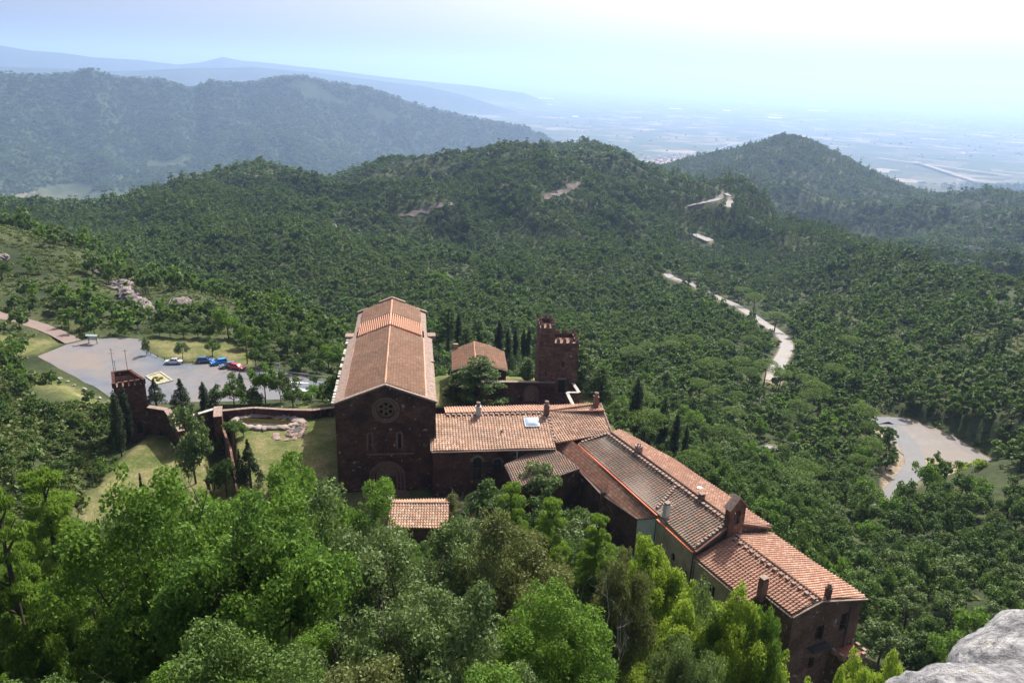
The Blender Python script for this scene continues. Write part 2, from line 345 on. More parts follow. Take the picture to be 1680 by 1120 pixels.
MOAT = [atz(*q)[:2] for q in ((338, 705, -5), (366, 706, -5), (376, 740, -5), (386, 850, -5), (352, 850, -5), (350, 780, -5))]
P2 = lambda px, py, z: tuple(atz(px, py, z)[:2])
YARD = [(-30.5, 99), (-50, 103), (-57, 116), (-57, 135), (-61, 146), (-48, 148), (-34, 152), (-36, 166), (-10, 172), (18, 168), (22, 140), (22, 124), (19, 115), (2, 113), (-8, 101)]
LAWN = [tuple(atz(*q, -2.5)[:2]) for q in ((250, 708), (232, 728), (207, 752), (168, 795), (142, 835), (120, 880), (300, 900), (352, 850), (347, 760), (334, 706))]+[(-58, 147), (-72, 142)]
PARK = [P2(45, 598, -6), P2(60, 575, -6), P2(150, 556, -6), P2(250, 550, -6), P2(285, 575, -6), P2(400, 595, -6), P2(500, 612, -6), P2(560, 622, -6), P2(560, 655, -6), P2(500, 660, -6), P2(300, 662, -6), P2(190, 664, -6), P2(120, 632, -6)]
PARKZ = -6.0
BEND = [P2(1418, 688, -40), P2(1500, 690, -40), P2(1560, 712, -40), P2(1670, 775, -40), P2(1600, 790, -40), P2(1520, 790, -40), P2(1480, 800, -40), P2(1460, 822, -40), P2(1440, 800, -40), P2(1440, 740, -40)]
DCT = np.array([math.atan2(*ray(px, 400)[:2]) for px in (-250, 200, 1050, 1180, 1245, 1290, 1400, 1500, 1600, 1680, 1900)]); DCD = np.array([1250, 1180, 1340, 1250, 1100, 850, 720, 600, 540, 520, 500.])
def height0(th, d):
    x = d*np.sin(th); y = d*np.cos(th)
    z = CZ+tps(th, np.log(d))*d
    amp = np.clip((d-140)/600, 0, 1)
    dc = np.interp(th, DCT, DCD); wc = (1-.9*np.exp(-((d-dc)/(.13*dc))**2))*(1-.9*np.exp(-((d-2250)/330)**2))
    wc = wc*(.3+.7*sstep(DCT[0]*0+math.atan2(*ray(80, 400)[:2]), math.atan2(*ray(430, 400)[:2]), th))
    z = z+amp*wc*(ridged(x/330+y/600, y/480, 77, 4)-.62)*150*np.clip(d/1000, .25, 1)*(1-sstep(2400, 3600, d))
    z = z+fbm(x/22, y/22, 3)*np.clip(d/40, 0, 1)*3.0*(1-sstep(1500, 3000, d))
    return z
def height(th, d):
    x = d*np.sin(th); y = d*np.cos(th)
    near = d < 4200; z = height_far(th, d); zn = z.copy()
    if near.any(): zn[near] = height0(th[near], d[near])
    w = sstep(2700, 3700, d); zn = np.where(d < 3700, zn*(1-w)+w*np.minimum(zn, z), -9999)
    k = np.maximum(z-0, zn); z = np.where(d < 2300, zn, k)
    for poly, zz, fw in ((YARD, 0.0, 3.0), (LAWN, -2.5, 2.5), (MOAT, -6.0, 1.5), (PARK, PARKZ, 6.0), (BEND, -40.0, 8.0)):
        pd = polydist(x, y, poly); w = 1-sstep(.0, fw, pd); z = z*(1-w)+zz*w
    for line in ROADS:
        ld, lz = linedist(x, y, line); w = 1-sstep(3.6, 9.0, ld); z = z*(1-w)+(lz-.12)*w
    return z
ROADS = []
def ground(x, y): x = np.atleast_1d(np.asarray(x, float)); y = np.atleast_1d(np.asarray(y, float)); return height(np.arctan2(x, y), np.maximum(np.hypot(x, y), 3.0))
def gz(x, y): return float(ground(x, y)[0])
def hit(px, py, lo=120., hi=3000.):            # where a sight line meets the terrain
    d = np.geomspace(lo, hi, 1500); r_ = ray(px, py); hh = math.hypot(r_[0], r_[1]); th = np.full(d.shape, math.atan2(r_[0], r_[1]))
    zr = CZ+r_[2]/hh*d; zg = height(th, d); k = np.argmax(zr < zg); k = k if zr[k] < zg[k] else len(d)-1
    return (d[k]*math.sin(th[0]), d[k]*math.cos(th[0]), zg[k])
def smooth_line(pts, step=6.0, pad=0):
    pts = [Vector(p) for p in pts]; out = []
    for i in range(len(pts)-1):
        p0 = pts[max(i-1, 0)]; p1 = pts[i]; p2 = pts[i+1]; p3 = pts[min(i+2, len(pts)-1)]; n = max(2, int((p2-p1).length/step))
        for k in range(n):
            t = k/n; out.append(.5*((2*p1)+(p2-p0)*t+(2*p0-5*p1+4*p2-p3)*t*t+(3*p1-p0-3*p2+p3)*t*t*t))
    out.append(pts[-1]); return [tuple(p) for p in out]
# the road: from the car park behind the church, down to the hairpin, up the valley and over the saddle
_rd_a = [atz(*q) for q in ((400, 612, -6), (470, 622, -6), (530, 634, -6.2))]
_rd_a += [np.array([-28, 175, -9.]), np.array([5, 186, -15.])]
_rd_b = [atz(1490, 692, -40), atz(1440, 690, -40), atz(1465, 702, -40), atz(1492, 732, -40), atz(1502, 765, -40), atz(1478, 796, -40), atz(1455, 830, -41), atz(1440, 870, -43)]
_rd_c = [hit(*q) for q in ((1268, 625), (1276, 600), (1290, 572), (1284, 552), (1245, 525), (1205, 500), (1170, 485), (1130, 465), (1100, 455), (1095, 448))]
_rd_d = [hit(*q) for q in ((1128, 338), (1160, 333), (1180, 326), (1187, 320), (1195, 322), (1200, 328), (1192, 340))]
_rd_e = [hit(*q) for q in ((1235, 742), (1262, 738), (1290, 748))]
_rd_f = [hit(*q) for q in ((1138, 384), (1152, 390), (1166, 396))]
ROADS = [smooth_line(r_) for r_ in (_rd_b, _rd_c, _rd_d, _rd_f)]
ROAD_E = smooth_line(_rd_e); ROADS.append(ROAD_E); ROADS.append(smooth_line(_rd_a))

# the sheet itself: a polar grid round the viewpoint, out to the horizon
thf = np.linspace(R(-44), R(44), 760); thc_l = np.linspace(R(-180), R(-44), 24, endpoint=False); thc_r = np.linspace(R(44), R(180), 25)[1:-1]
TH = np.r_[thc_l, thf, thc_r]
DD = np.r_[np.geomspace(3, 90, 70, endpoint=False), np.geomspace(90, 3200, 460, endpoint=False), np.geomspace(3200, 60000, 260)]
def build_ground():
    th, d = np.meshgrid(TH, DD); c = (TH > R(70)) | (TH < R(-70))
    tc = th.copy(); tc = np.where(np.abs(th) > R(60), np.sign(th)*R(60), th)
    z = np.empty(th.shape)
    z[:] = height(tc, d)
    # true heights away from the view use the clamped azimuth: put masks back at their real place
    X = d*np.sin(th); Y = d*np.cos(th); V = np.c_[X.ravel(), Y.ravel(), z.ravel()]; nr, nc = th.shape
    i = np.arange(nr-1)[:, None]*nc; j = np.arange(nc)[None]; j2 = (j+1) % nc
    F = np.stack([i+j, i+j2, i+nc+j2, i+nc+j], -1).reshape(-1, 4)
    V = np.r_[V, [[0, 0, 66.3]]]; n0 = len(V)-1
    o = mesh_np('ground', V, F[:, ::-1], MG, smooth=True)
    bm = MB(); ring = [tuple(V[k]) for k in range(nc)]
    bm.add(ring+[(0, 0, 66.3)], [(nc, k, (k+1) % nc) for k in range(nc)])
    me2 = bpy.data.meshes.new('tmp'); me2.from_pydata(bm.v, [], bm.f)
    b = bmesh.new(); b.from_mesh(o.data); b.from_mesh(me2); bpy.data.meshes.remove(me2); b.to_mesh(o.data); b.free()
    for p in o.data.polygons[-nc:]: p.use_smooth = True
    # masks for the material: dry grass, gravel, plain fields
    V = np.empty(len(o.data.vertices)*3, dtype=np.float32); o.data.vertices.foreach_get('co', V); V = V.reshape(-1, 3)
    x = V[:, 0]; y = V[:, 1]; dd = np.hypot(x, y)
    def att(nm, vals):
        a = o.data.attributes.new(nm, 'FLOAT', 'POINT'); a.data.foreach_set('value', np.clip(vals, 0, 1).astype(np.float32))
    dry = np.zeros(len(V)); red = np.zeros(len(V)); nearm = dd < 400; xs, ys = x[nearm], y[nearm]
    dn = np.zeros(xs.shape)
    for poly, fw in ((YARD, 2.5), (LAWN, 2.5)): dn = np.maximum(dn, 1-sstep(-1, fw, polydist(xs, ys, poly)))
    for poly in DRY: dn = np.maximum(dn, 1-sstep(-2, 3, polydist(xs, ys, poly)))
    dry[nearm] = dn; att('dry', dry)
    road = np.full(len(V), 1e9); nm = dd < 2600
    for ln in ROADS: road[nm] = np.minimum(road[nm], linedist(x[nm], y[nm], ln)[0])
    nb = dd < 420; gb = polydist(x[nb], y[nb], BEND); road[nb] = np.minimum(road[nb], gb+4.5); att('verge', .75*(1-sstep(2.5, 4.5, road)))
    pl = np.zeros(len(V)); pl = sstep(4, 40, np.abs(dd)*0+ (-(V[:, 2]-PLAIN)+70))*(dd > 3000); att('plain', pl)
    return tag(o, 'rugged ground falling from the viewpoint to wooded hills and the plain', None, None, 'structure')
DRY = [[P2(238, 556, -6), P2(300, 552, -6), P2(390, 560, -6), P2(420, 585, -6), P2(410, 600, -6), P2(330, 590, -6), P2(268, 586, -6)],
       [P2(50, 608, -4), P2(110, 620, -5), P2(190, 668, -5), P2(185, 690, -4), P2(130, 668, -4), P2(60, 628, -3)],
       [P2(0, 555, -5), P2(130, 545, -6), P2(60, 580, -6), P2(0, 575, -5)],
       [P2(1510, 750, -40), P2(1570, 760, -40), P2(1560, 800, -40), P2(1510, 790, -40)],
       [(16, 128), (24, 126), (30, 140), (20, 146)]]
# ground material
def mat_ground():
    mt, t, b = newmat('ground', .95, .1); p = wpos(t)
    f = noise(t, p, .03, 6, .65); fine = noise(t, p, .6, 6, .7)
    scrub = ramp(t, f, [(.36, (.030, .042, .020)), (.5, (.048, .062, .026)), (.62, (.070, .078, .034)), (.74, (.115, .095, .06))])
    scrub = mix(t, .6, scrub, ramp(t, fine, [(.3, (.28, .28, .28)), (.72, (.75, .75, .75))]), 'OVERLAY')
    def at(nm):
        a = t.nodes.new('ShaderNodeAttribute'); a.attribute_name = nm; return a.outputs['Fac']
    g2 = noise(t, p, .22, 6, .7)
    dry = ramp(t, g2, [(.38, (.080, .105, .030)), (.50, (.135, .145, .052)), (.60, (.20, .18, .085)), (.72, (.28, .21, .14))])
    g3 = noise(t, p, 2.2, 6, .75); dry = mix(t, .8, dry, ramp(t, g3, [(.32, (.22, .22, .22)), (.68, (.74, .74, .74))]), 'OVERLAY')
    c = mix(t, at('dry'), scrub, mix(t, .12, dry, (.05, .06, .03)))
    vg = ramp(t, fine, [(.35, (.22, .17, .12)), (.65, (.42, .34, .27))]); c = mix(t, at('verge'), c, vg)
    # plain: patchwork of fields and groves
    mp = t.nodes.new('ShaderNodeMapping'); mp.inputs['Scale'].default_value = (1, 1, 0); mp.inputs['Rotation'].default_value = (0, 0, .5); t.links.new(p, mp.inputs[0])
    vo = t.nodes.new('ShaderNodeTexVoronoi'); vo.distance = 'CHEBYCHEV'; vo.inputs['Scale'].default_value = .0042; t.links.new(mp.outputs[0], vo.inputs['Vector'])
    sp = t.nodes.new('ShaderNodeSeparateColor'); t.links.new(vo.outputs['Color'], sp.inputs[0])
    fld = ramp(t, sp.outputs[0], [(.0, (.025, .045, .018)), (.35, (.05, .07, .028)), (.6, (.09, .095, .045)), (.8, (.15, .125, .08)), (.95, (.32, .26, .19))])
    big = noise(t, mp.outputs[0], .0009, 4); fld = mix(t, ramp(t, big, [(.42, (0, 0, 0)), (.6, (.8, .8, .8))]), fld, (.055, .08, .04))
    fn = noise(t, mp.outputs[0], .02, 5, .7); fld = mix(t, .7, fld, ramp(t, fn, [(.35, (.2, .2, .2)), (.68, (.8, .8, .8))]), 'OVERLAY')
    # distant slopes: woodland with bare patches
    fw = noise(t, p, .012, 8, .75); wood = ramp(t, fw, [(.35, (.022, .040, .018)), (.56, (.045, .065, .028)), (.68, (.075, .085, .045)), (.78, (.20, .16, .115))])
    ln = t.nodes.new('ShaderNodeVectorMath'); ln.operation = 'LENGTH'; t.links.new(p, ln.inputs[0])
    mr = t.nodes.new('ShaderNodeMapRange'); mr.inputs[1].default_value = 2200; mr.inputs[2].default_value = 3200; t.links.new(ln.outputs['Value'], mr.inputs[0])
    c = mix(t, mr.outputs[0], c, wood); c = mix(t, at('plain'), c, fld)
    t.links.new(c, b.inputs['Base Color']); bump(t, b, fine, .7, .35); return mt
MG = mat_ground()
GROUND = build_ground()
# ------------------------------------------------------------------ building materials
M = {}
RED = ((.088, .037, .028), (.15, .072, .052), (.055, .029, .024))
M['red_stone'] = mat_stone('red_sandstone', *RED, mortar=(.11, .07, .055), patch=(.36, .27, .22))
M['red_rubble'] = mat_stone('red_rubble', (.13, .065, .05), (.19, .115, .085), (.10, .055, .043), .5, .26, (.16, .12, .095), patch=(.42, .34, .28))
M['tower_stone'] = mat_stone('tower_stone', (.115, .052, .042), (.21, .12, .09), (.085, .045, .038), .8, .38, (.13, .09, .07), patch=(.34, .28, .24))
M['coping'] = mat_plain('pink_coping_stone', (.26, .195, .165), .9, .1, var=.35, scale=2.5)
M['pale_stone'] = mat_plain('pale_lichened_stone', (.40, .385, .34), .9, .1, var=.35, scale=1.7)
M['trim'] = mat_plain('dressed_red_stone', (.20, .12, .095), .9, .1, var=.25, scale=2)
M['mortar'] = mat_plain('brick_mortar_band', (.52, .29, .20), .9, .1, var=.2, scale=3)
M['plaster'] = mat_plain('old_yellow_plaster', (.44, .35, .235), .95, .1, var=.3, scale=.6)
M['white_plaster'] = mat_plain('grey_white_plaster', (.55, .55, .54), .95, .1, var=.15, scale=.8)
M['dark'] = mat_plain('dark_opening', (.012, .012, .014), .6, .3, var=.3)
M['glass'] = mat_plain('window_glass', (.03, .035, .04), .15, .6, var=.2)
M['wood'] = mat_plain('weathered_wood', (.10, .065, .045), .8, .2, var=.3, scale=6)
M['metal'] = mat_plain('galvanised_metal', (.45, .46, .47), .45, .5, .7)
M['dark_metal'] = mat_plain('dark_metal', (.08, .08, .085), .5, .4, .6)
M['gutter'] = mat_plain('red_clay_gutter', (.58, .16, .09), .8, .2, var=.2, scale=3)
TC = [(.38, .21, .14), (.49, .30, .205), (.30, .195, .145), (.56, .39, .29), (.42, .23, .155), (.64, .48, .37), (.33, .225, .17)]
M['tile'] = mat_tile('mixed_clay_tiles', TC, (.20, .16, .12), .25)
M['tile_grey'] = mat_tile('weathered_grey_brown_tiles', [(.30, .20, .15), (.24, .19, .16), (.40, .29, .22), (.22, .18, .155), (.34, .24, .18), (.50, .24, .14), (.28, .22, .18)], (.20, .18, .15), .45)
M['tile_orange'] = mat_tile('orange_clay_tiles', [(.42, .22, .15), (.50, .29, .20), (.36, .19, .135), (.55, .36, .26), (.45, .25, .17), (.60, .42, .32)], (.33, .22, .16), .2)
M['tile_church'] = mat_tile('old_church_tiles', [(.44, .255, .175), (.36, .22, .16), (.54, .34, .24), (.30, .20, .145), (.48, .32, .23), (.55, .29, .19), (.42, .27, .19)], (.30, .23, .155), .42)
M['tile_red'] = mat_tile('red_brown_clay_tiles', [(.32, .17, .12), (.40, .22, .16), (.26, .15, .115), (.46, .29, .215), (.34, .19, .13)], (.24, .14, .10), .2)

def frame(az, ox, oy):
    a = R(az); g = np.array([math.sin(a), math.cos(a)]); p = np.array([math.cos(a), -math.sin(a)]); o = np.array([ox, oy], float)
    return lambda P, G, z=None: tuple(o+p*P+g*G)+(() if z is None else (z,))
CH = frame(-7.7, -28.5, 114.4)                  # church: P across the front, G along the nave
BF = frame(-7.7, -12.5, 114.0)                  # north range
WF = frame(-27.5, 31.0, 92.2)                   # long wing

def tiles(name, poly, mat, parent, along=None, pitch=.48, course=.52, hgt=.17, lift=.04, seed=0):
    """barrel tiled roof face over a planar polygon given eave edge first (poly[0]->poly[1] is the eave)"""
    P = [Vector(p) for p in poly]; s = (P[1]-P[0]); s.z = 0 if along is None else s.z; s.normalize()
    nrm = Vector((0, 0, 0))
    for i in range(len(P)): nrm += (P[i]-P[0]).cross(P[(i+1) % len(P)]-P[0])
    nrm.normalize(); nrm = nrm if nrm.z > 0 else -nrm
    s = (s-nrm*s.dot(nrm)).normalized(); t = nrm.cross(s).normalized()
    if t.z < 0: t = -t
    O = P[0]; us = [(p-O).dot(s) for p in P]; vs_ = [(p-O).dot(t) for p in P]
    u0, u1, v0, v1 = min(us), max(us), min(vs_), max(vs_); nc = int((u1-u0)/pitch)+2; nr = int((v1-v0)/course)+2
    prof = [(0, 0), (.14, .75), (.32, 1), (.50, .75), (.64, 0)]; verts = []; faces = []; uv = []; rr = random.Random(seed+5)
    cols = [(u0-pitch*.5+c*pitch+q*pitch, h, c) for c in range(nc) for q, h in prof]+[(u0-pitch*.5+nc*pitch, 0, nc)]
    idx = {}
    for r in range(nr):
        for e in (0, 1):
            v = v0+(r+e)*course
            for k, (u, h, c) in enumerate(cols):
                jit = math.sin(c*12.9+r*7.7)*.012+.05*math.sin(u*.55+v*.4+seed)
                hh = h*hgt+(0.0 if e else .06)+lift+jit; idx[(r, e, k)] = len(verts); verts.append(O+s*u+t*v+nrm*hh)
    bm = bmesh.new(); bv = [bm.verts.new(v) for v in verts]; ul = bm.loops.layers.uv.new('UVMap'); K = len(cols)
    for r in range(nr):
        for k in range(K-1):
            f = bm.faces.new((bv[idx[(r, 0, k)]], bv[idx[(r, 0, k+1)]], bv[idx[(r, 1, k+1)]], bv[idx[(r, 1, k)]]))
            c = cols[k][2]; pf = k % 5
            for l, (a, b_) in zip(f.loops, ((.1, .02), (.9, .02), (.9, .98), (.1, .98))): l[ul].uv = (c+a if pf < 4 else c+a+500, r+b_)
        if r < nr-1:
            for k in range(K-1):
                f = bm.faces.new((bv[idx[(r, 1, k)]], bv[idx[(r, 1, k+1)]], bv[idx[(r+1, 0, k+1)]], bv[idx[(r+1, 0, k)]]))
                for l in f.loops: l[ul].uv = (cols[k][2]+.5, r+1.02)
    cen = sum(P, Vector())/len(P)
    for i in range(len(P)):
        a, b_ = P[i], P[(i+1) % len(P)]; n_ = (b_-a).cross(nrm).normalized()
        if (cen-a).dot(n_) > 0: n_ = -n_
        bmesh.ops.bisect_plane(bm, geom=bm.verts[:]+bm.edges[:]+bm.faces[:], plane_co=a, plane_no=n_, clear_outer=True, dist=1e-5)
    # underside slab
    lo = [bm.verts.new(p-nrm*.16) for p in P]; up = [bm.verts.new(p+nrm*.03) for p in P]; n = len(P)
    for q in [tuple(up), tuple(lo[::-1])]+[(lo[i], lo[(i+1) % n], up[(i+1) % n], up[i]) for i in range(n)]:
        f = bm.faces.new(q)
        for l in f.loops: l[ul].uv = (900.5, 3.5)
    bmesh.ops.recalc_face_normals(bm, faces=[f for f in bm.faces if len(f.verts) == n and False] or bm.faces[:0])
    me = bpy.data.meshes.new(name); bm.to_mesh(me); bm.free(); me.materials.append(mat)
    o = bpy.data.objects.new(name, me); COL.objects.link(o)
    if parent: adopt(parent, o)
    return o
def ridge_caps(parent, a, b, mat, w=.34, step=.5, studs=0.0, name='ridge_tiles', studmat=None, side=None):
    a = Vector(a); b = Vector(b); L = (b-a).length; n = max(1, int(L/step)); mb = MB(); d = (b-a)/n
    for i in range(n): mb.tube([a+d*i+Vector((0, 0, .04+.02*(i % 2))), a+d*(i+1.06)+Vector((0, 0, .06+.02*(i % 2)))], [w*.52, w*.44], 8)
    o = mb.build(name, mat, parent)
    if studs:                                   # stones laid beside the ridge to hold the tiles
        sm = MB(); k = int(L/studs); dn = (b-a).normalized(); off = Vector(side)
        for i in range(k):
            c = a+dn*(i+.5)*studs+off; sm.box((c.x, c.y, c.z+.12), (.5, .46, .3), rz=math.atan2(dn.y, dn.x))
        build_each(sm, 'ridge_stone', M['coping'], parent)
    return o
def chimney(parent, x, y, z0, h, w, d, mat, rz, pots=2, cap='flat', name='chimney'):
    mb = MB(); mb.box((x, y, z0+h/2), (w, d, h), rz); mb.box((x, y, z0+h+.06), (w+.16, d+.16, .12), rz)
    o = mb.build(name, mat, parent); c = MB()
    if cap == 'round':
        c.tube([(x, y, z0+h+.1), (x, y, z0+h+.55)], [w*.42, w*.46], 10)
        c.blob((x, y, z0+h+.75), (w*.52, w*.52, .28), 3, .1, 1)
    elif cap == 'open':
        for sx in (-1, 1): c.bar((x+sx*w*.3, y, z0+h+.1), (x+sx*w*.12, y, z0+h+.6), .12, .3)
        c.bar((x-w*.3, y, z0+h+.62), (x+w*.3, y, z0+h+.62), .3, .1)
    else:
        for sx in (-1, 1): c.box((x+sx*w*.3, y, z0+h+.22), (.14, d*.8, .24), rz)
        c.box((x, y, z0+h+.38), (w+.05, d+.05, .1), rz)
    q = c.build('chimney_cap', M['coping'], None); q.parent = o; return o
def window(parent, P, holes, depth, frame_t=.09, name='window', bars=True):
    """a pane and its wooden frame set at the back of a wall opening; P from wall_panel"""
    s0 = min(h[0] for h in holes); s1 = max(h[0] for h in holes); z0 = min(h[1] for h in holes); z1 = max(h[1] for h in holes)
    pb = MB(); n = len(holes); pb.add([P(q[0], q[1], depth-.02) for q in holes], [tuple(range(n))]); pane = pb.build(name, M['glass'], parent)
    fb = MB(); k = depth-.1
    fb.bar(P(s0, z0+.03, k), P(s1, z0+.03, k), .06, frame_t); fb.bar(P(s0+.04, z0, k), P(s0+.04, z1-.05, k), frame_t, .06); fb.bar(P(s1-.04, z0, k), P(s1-.04, z1-.05, k), frame_t, .06)
    if bars: fb.bar(P((s0+s1)/2, z0, k), P((s0+s1)/2, z1-.05, k), frame_t*.8, .05); fb.bar(P(s0, (z0+z1)/2, k+.01), P(s1, (z0+z1)/2, k+.01), .05, frame_t*.8)
    f = fb.build('window_frame', M['wood'], None); f.parent = pane; return pane
def arch_trim(P, s0, s1, z0, z1, w, out=.05, jamb=True, n=10):
    mb = MB(); r = (s1-s0)/2; c = (s0+s1)/2; zc = z1-r
    an = np.linspace(0, math.pi, n+1)
    for a, b in zip(an[:-1], an[1:]):
        g = .012; q = [(c+rr*math.cos(t), zc+rr*math.sin(t)) for rr, t in ((r, a+g), (r+w, a+g), (r+w, b-g), (r, b-g))]
        vs = [P(*x, -out) for x in q]+[P(*x, .15) for x in q]; mb.add(vs, [(0, 1, 2, 3), (7, 6, 5, 4), (0, 4, 5, 1), (1, 5, 6, 2), (2, 6, 7, 3), (3, 7, 4, 0)])
    if jamb:
        for sa, sb in ((s0-w, s0), (s1, s1+w)):
            q = [(sa, z0), (sb, z0), (sb, zc), (sa, zc)]; vs = [P(*x, -out) for x in q]+[P(*x, .15) for x in q]
            mb.add(vs, [(0, 1, 2, 3), (7, 6, 5, 4), (0, 4, 5, 1), (1, 5, 6, 2), (2, 6, 7, 3), (3, 7, 4, 0)])
    return mb

# ------------------------------------------------------------------ the church
def build_church():
    r = thing('church', 'large red sandstone church with tiled gable roof, rose window and shaded front', 'church', (*CH(8, 24), 0))
    Wd = 16.4; E = 16.3; A = 19.5; c = Wd/2; L1 = 35.0; L2 = 49.0
    zt = lambda p: A-(A-E)*abs(p-c)/c
    # front wall
    f = MB(); dz0, dz1 = -.2, 3.1
    hole_door = rect(c-1.35, c+1.35, 0.02, 2.9); rose = circ(c, 15.1, 1.55, 24)
    n1 = arch(c-3.0, c-2.45, 8.0, 10.9, 6); n2 = arch(c+1.9, c+2.45, 8.0, 10.9, 6)
    P = wall_panel(f, CH(0, 0), CH(Wd, 0), [(0, -3), (Wd, -3), (Wd, E), (c, A), (0, E)], [hole_door, rose, n1, n2], .9)
    f.build('front_wall', M['red_stone'], r)
    w = MB()
    for p0, g0, p1, g1 in ((Wd, 0, Wd, L1), (Wd, L1, Wd-1.0, L1), (Wd-1.0, L1, Wd-1.0, L2), (.9, L2, .9, L1), (.9, L1, 0, L1), (0, L1, 0, 0)):
        a = CH(p0, g0); b = CH(p1, g1); LL = math.hypot(a[0]-b[0], a[1]-b[1]); wall_panel(w, a, b, [(0, -14), (LL, -14), (LL, zt(p1)), (0, zt(p0))])
    a = CH(Wd-1, L2); b = CH(.9, L2); wall_panel(w, a, b, [(0, -14), (Wd-1.9, -14), (Wd-1.9, zt(.9)), (Wd-1-c, A), (0, zt(Wd-1))])
    w.build('wall', M['red_stone'], r)
    # wall heads: stone slabs lying in the slope either side of the tiles
    for (pa, pb, g0, g1, nm) in ((-.15, 1.35, .35, L1, 'left'), (Wd-1.45, Wd+.15, .35, L1, 'right'), (.75, 1.9, L1, L2, 'l2'), (Wd-2.1, Wd-.85, L1, L2, 'r2')):
        k = MB(); n = int((g1-g0)/1.15)
        for i in range(n):
            ga = g0+(g1-g0)*i/n+.01; gb = g0+(g1-g0)*(i+1)/n-.01; dz = .25+.015*((i*7) % 3)
            lo = [(*CH(q, g), zt(q)-.2) for q, g in ((pa, ga), (pb, ga), (pb, gb), (pa, gb))]; hi = [(x, y, z+.2+dz*.5) for x, y, z in lo]
            k.add(lo+hi, [(3, 2, 1, 0), (4, 5, 6, 7), (0, 1, 5, 4), (1, 2, 6, 5), (2, 3, 7, 6), (3, 0, 4, 7)])
        k.build('wall_head', M['coping'], r)
    k = MB(); rr = random.Random(3)               # pale stones along the left edge
    for i in range(30):
        g = .6+i*1.15
        if rr.random() < .86: x, y = CH(-.38, g); k.box((x, y, E-.02+rr.uniform(-.08, .08)), (.42, rr.uniform(.6, 1.0), .42), rz=R(7.7)+rr.uniform(-.08, .08))
    build_each(k, 'edge_stone', M['pale_stone'], r)
    k = MB()
    for sp, gg in ((-.1, L1-1.5), (Wd+.1, L1-1.6)): k.box((*CH(sp, gg), E+.28), (1.6, 2.2, .6), rz=R(7.7))
    build_each(k, 'buttress_block', M['coping'], r)
    k = MB(); k.box((*CH(Wd-.55, 18.5), E+.12), (1.7, .5, .5), rz=R(7.7)); k.build('cross_wall', M['coping'], r)
    k = MB()
    for pa, pb in ((1.35, 1.62), (Wd-1.75, Wd-1.45)):
        for g0, g1 in ((.4, 30.8),):
            lo = [(*CH(q, g), zt(q)) for q, g in ((pa, g0), (pb, g0), (pb, g1), (pa, g1))]; hi = [(x, y, z+.16) for x, y, z in lo]
            k.add(lo+hi, [(3, 2, 1, 0), (4, 5, 6, 7), (0, 1, 5, 4), (1, 2, 6, 5), (2, 3, 7, 6), (3, 0, 4, 7)])
    k.build('gutter', M['mortar'], r)
    # roof: nave tiles, new corrugated brick band, apse tiles
    up = .12; pl, pr = 1.6, Wd-1.75
    q = lambda p, g, dz=0: (*CH(p, g), zt(p)+up+dz)
    roof = tiles('roof', [q(pl, 30.5), q(pl, .35), q(c, .35), q(c, 30.5)], M['tile_church'], r, pitch=.46, course=.52)
    o = tiles('roof', [q(pr, .35), q(pr, 30.5), q(c, 30.5), q(c, .35)], M['tile_church'], r, pitch=.46, course=.52)
    o['label'] = 'right slope of the church nave roof'
    # corrugated band (brick ribs running with the slope of the ridge line)
    for sgn, pe in ((-1, 1.6), (1, Wd-1.75)):
        k = MB(); n = 16
        for i in range(n):
            pa = c+(pe-c)*(i/n); pb = c+(pe-c)*((i+.5)/n)
            lo = [q(pa, 30.6, 0), q(pb, 30.6, 0), q(pb, 38.3, 0), q(pa, 38.3, 0)]; hi = [(x, y, z+.55) for x, y, z in lo]
            k.add(lo+hi, [(3, 2, 1, 0), (4, 5, 6, 7), (0, 1, 5, 4), (1, 2, 6, 5), (2, 3, 7, 6), (3, 0, 4, 7)])
        lo = [q(c, 30.7, -.05), q(pe, 30.7, -.05), q(pe, 38.2, -.05), q(c, 38.2, -.05)]; hi = [(x, y, z+.1) for x, y, z in lo]; k.build('corrugated_band', M['mortar'], r); k = MB()
        k.add(lo+hi, [(3, 2, 1, 0), (4, 5, 6, 7), (0, 1, 5, 4), (1, 2, 6, 5), (2, 3, 7, 6), (3, 0, 4, 7)])
        k.build('band_bed', M['trim'], r)
    up = .45
    tiles('roof', [q(2.0, L2-.6), q(2.0, 38.3), q(c, 38.3), q(c, L2-.6)], M['tile_church'], r, pitch=.46, course=.52)
    tiles('roof', [q(Wd-2.1, 38.3), q(Wd-2.1, L2-.6), q(c, L2-.6), q(c, 38.3)], M['tile_church'], r, pitch=.46, course=.52)
    up = .12
    ridge_caps(r, q(c, .5), q(c, 30.4), M['mortar'], .34, .8); ridge_caps(r, q(c, 38.3, .33), q(c, L2-.8, .33), M['mortar'], .4, .8)
    # gable copings
    k = MB()
    for p0, p1 in ((-.25, c), (Wd+.25, c)):
        a = Vector((*CH(p0, .12), zt(max(0, min(Wd, p0)))+.1)); b = Vector((*CH(p1, .12), A+.12)); k.bar(a, b, .75, .3)
    k.build('gable_coping', M['coping'], r)
    k = MB()
    for p0, p1, dz in ((.6, 2.9, .28), (Wd-.6, Wd-2.9, .28), (2.9, 5.6, .2), (Wd-2.9, Wd-5.6, .2), (5.4, c, .75), (Wd-5.4, c, .75)):
        n = 1 if dz != .2 else 3
        for i in range(n):
            a_ = p0+(p1-p0)*(i/n); b_ = p0+(p1-p0)*((i+.86 if n > 1 else i+1)/n)
            k.bar((*CH(a_, L2-.3), zt(a_)+dz+.1), (*CH(b_, L2-.3), zt(b_)+dz+.1), .8, .42)
